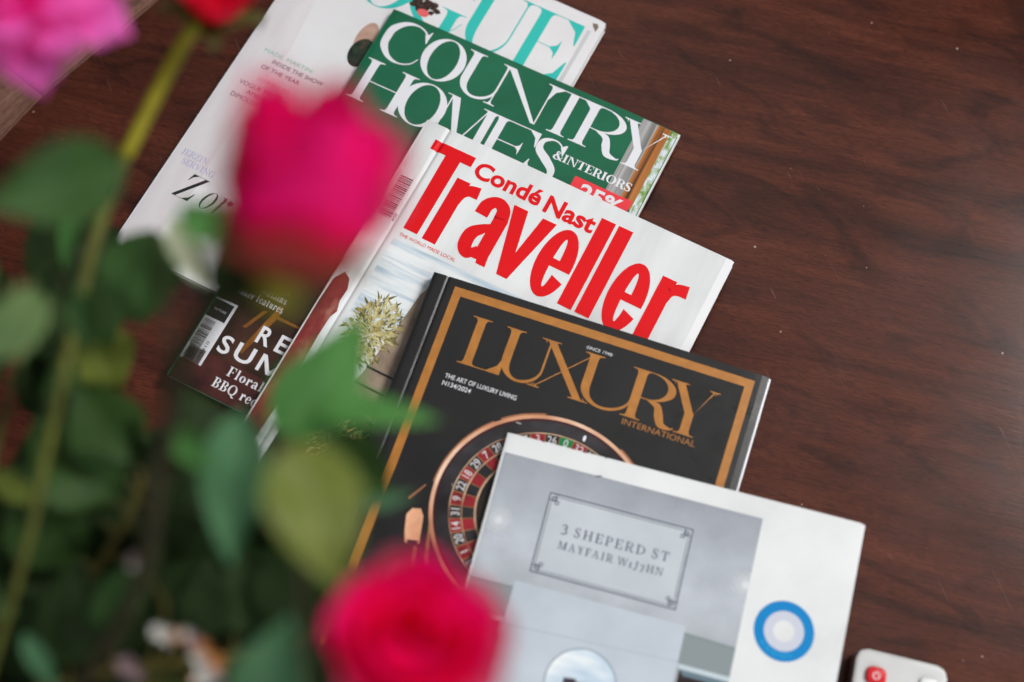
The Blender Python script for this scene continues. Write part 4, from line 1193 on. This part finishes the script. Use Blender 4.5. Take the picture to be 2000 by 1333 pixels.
# ---- leafy stems filling the lower left
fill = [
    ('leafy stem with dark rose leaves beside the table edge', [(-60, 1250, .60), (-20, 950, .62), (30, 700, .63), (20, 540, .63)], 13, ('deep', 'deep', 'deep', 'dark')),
    ('leafy stem with leaves darkened for shade between the two pink roses', [(150, 1330, .60), (270, 1150, .60), (380, 1030, .60), (430, 970, .60)], 14, ('deep', 'deep', 'deep', 'dark')),
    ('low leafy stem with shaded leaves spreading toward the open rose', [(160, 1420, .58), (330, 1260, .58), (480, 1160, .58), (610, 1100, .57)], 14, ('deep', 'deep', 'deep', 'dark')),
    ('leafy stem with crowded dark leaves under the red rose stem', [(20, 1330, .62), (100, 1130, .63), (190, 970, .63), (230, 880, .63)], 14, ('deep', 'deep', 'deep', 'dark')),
    ('short leafy stem with leaves coloured near black for shade low in the bunch', [(40, 1440, .56), (140, 1330, .60), (270, 1260, .64), (360, 1190, .66)], 14, ('deep', 'deep', 'deep', 'dark')),
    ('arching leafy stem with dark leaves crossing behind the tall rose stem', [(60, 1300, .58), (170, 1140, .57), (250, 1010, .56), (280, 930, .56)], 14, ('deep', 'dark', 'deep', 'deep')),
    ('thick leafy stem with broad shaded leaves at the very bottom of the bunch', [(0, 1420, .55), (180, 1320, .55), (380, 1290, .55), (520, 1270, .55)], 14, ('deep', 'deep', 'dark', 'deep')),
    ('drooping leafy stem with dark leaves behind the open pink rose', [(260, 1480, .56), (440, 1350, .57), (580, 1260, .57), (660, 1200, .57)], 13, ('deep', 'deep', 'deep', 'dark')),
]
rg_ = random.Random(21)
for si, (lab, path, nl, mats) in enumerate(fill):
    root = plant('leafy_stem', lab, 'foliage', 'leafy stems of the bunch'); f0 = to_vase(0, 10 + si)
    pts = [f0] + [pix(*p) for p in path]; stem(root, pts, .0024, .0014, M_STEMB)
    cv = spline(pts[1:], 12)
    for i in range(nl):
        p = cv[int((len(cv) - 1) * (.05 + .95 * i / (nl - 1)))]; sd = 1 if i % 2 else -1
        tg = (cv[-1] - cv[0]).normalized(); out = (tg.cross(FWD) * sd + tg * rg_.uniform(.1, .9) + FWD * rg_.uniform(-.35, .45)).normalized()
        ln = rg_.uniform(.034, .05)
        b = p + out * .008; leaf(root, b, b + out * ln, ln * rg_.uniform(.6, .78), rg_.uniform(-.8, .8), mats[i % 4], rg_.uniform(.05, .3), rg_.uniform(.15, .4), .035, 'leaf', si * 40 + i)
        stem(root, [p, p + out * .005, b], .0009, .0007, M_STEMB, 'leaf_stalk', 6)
    if si == 0:
        lf(root, (-40, 705, .46), (72, 555, .46), 95, 'pale', .3, seed=13); lf(root, (-20, 925, .55), (85, 990, .55), 52, 'olive', .4, seed=18)
    if si == 1:
        lf(root, (300, 1155, .60), (352, 1215, .60), 40, 'olive', .3, seed=17); lf(root, (285, 1140, .53), (160, 1215, .53), 90, 'mid', .2, seed=19)
    if si == 3:
        lf(root, (150, 885, .52), (255, 925, .52), 66, 'mid', .9, seed=20); lf(root, (45, 1235, .52), (115, 1360, .52), 44, 'blue', .5, seed=22)
    settle(root, f0)

# ---- dried statice low in the bunch
M_DRYW = mat('dry_white', (.50, .48, .44), .7); M_DRYO = mat('dry_orange', (.38, .14, .03), .7); M_DRYM = mat('dry_mauve', (.22, .14, .15), .7)
dry = plant('dried_flower_sprig', 'dried sprig of tiny white and orange florets low among dark leaves', 'dried flowers'); d0 = to_vase(0, 30)
cvp = [d0, pix(120, 1440, .54), pix(260, 1365, .54), pix(365, 1305, .538), pix(420, 1260, .535)]
stem(dry, cvp, .0014, .0007, M_STEMB)
spots = [(310, 1232, 0), (330, 1242, 0), (348, 1240, 1), (365, 1236, 0), (382, 1252, 2), (398, 1262, 1), (410, 1276, 1), (392, 1282, 0), (425, 1292, 1), (405, 1300, 2), (418, 1312, 0), (400, 1322, 0), (380, 1330, 1), (430, 1322, 2), (250, 1300, 2), (272, 1318, 2), (262, 1090, 2), (275, 1105, 0)]
for i, (x, y, c) in enumerate(spots):
    ctr = pix(x, y, .525 + .012 * math.sin(i * 2.2)); vs, fs = [], []
    for p in range(5):
        a = p * 1.2566 + i; ax = math.cos(a) * RIGHT + math.sin(a) * UP; sdv = -math.sin(a) * RIGHT + math.cos(a) * UP; n0 = len(vs); sz = .0034 + .0012 * math.sin(i * 1.9)
        vs += [ctr, ctr + ax * sz * .6 + sdv * sz * .4 - FWD * .001, ctr + ax * sz - FWD * .0022, ctr + ax * sz * .6 - sdv * sz * .4 - FWD * .001]; fs.append((n0, n0 + 1, n0 + 2, n0 + 3))
    obj('floret', mesh('floret', vs, fs), (M_DRYW, M_DRYO, M_DRYM)[c], dry)
    stem(dry, [cvp[3] if i < 14 else cvp[2], (ctr + cvp[3]) / 2 + FWD * .004, ctr], .0005, .0004, M_STEMB, 'floret_stalk', 5)
settle(dry, d0)

# ---- vase that holds the bunch, just outside the picture
bm = bmesh.new()
profile = [(.040, 0), (.046, .004), (.058, .05), (.062, .09), (.054, .14), (.040, .180), (.042, .205), (.046, .212), (.043, .210), (.037, .180), (.036, .150)]
NV = 40; rows = []
for r_, z_ in profile: rows.append([bm.verts.new((r_ * math.cos(2 * math.pi * k / NV), r_ * math.sin(2 * math.pi * k / NV), z_)) for k in range(NV)])
for a_, b_ in zip(rows, rows[1:]):
    for k in range(NV): bm.faces.new((a_[k], a_[(k + 1) % NV], b_[(k + 1) % NV], b_[k]))
bm.faces.new(rows[0][::-1]); bm.faces.new(rows[-1])
vz = obj('vase', bmesh_mesh('vase', bm, True), noisemat('dark_glaze', [(.3, (.02, .022, .02)), (.7, (.04, .042, .036))], (1, 1, 1), 40, 4, .25))
vz.location = (VASE.x, VASE.y, 0); vz['label'] = 'dark glazed vase holding the bunch of roses'; vz['category'] = 'vase'
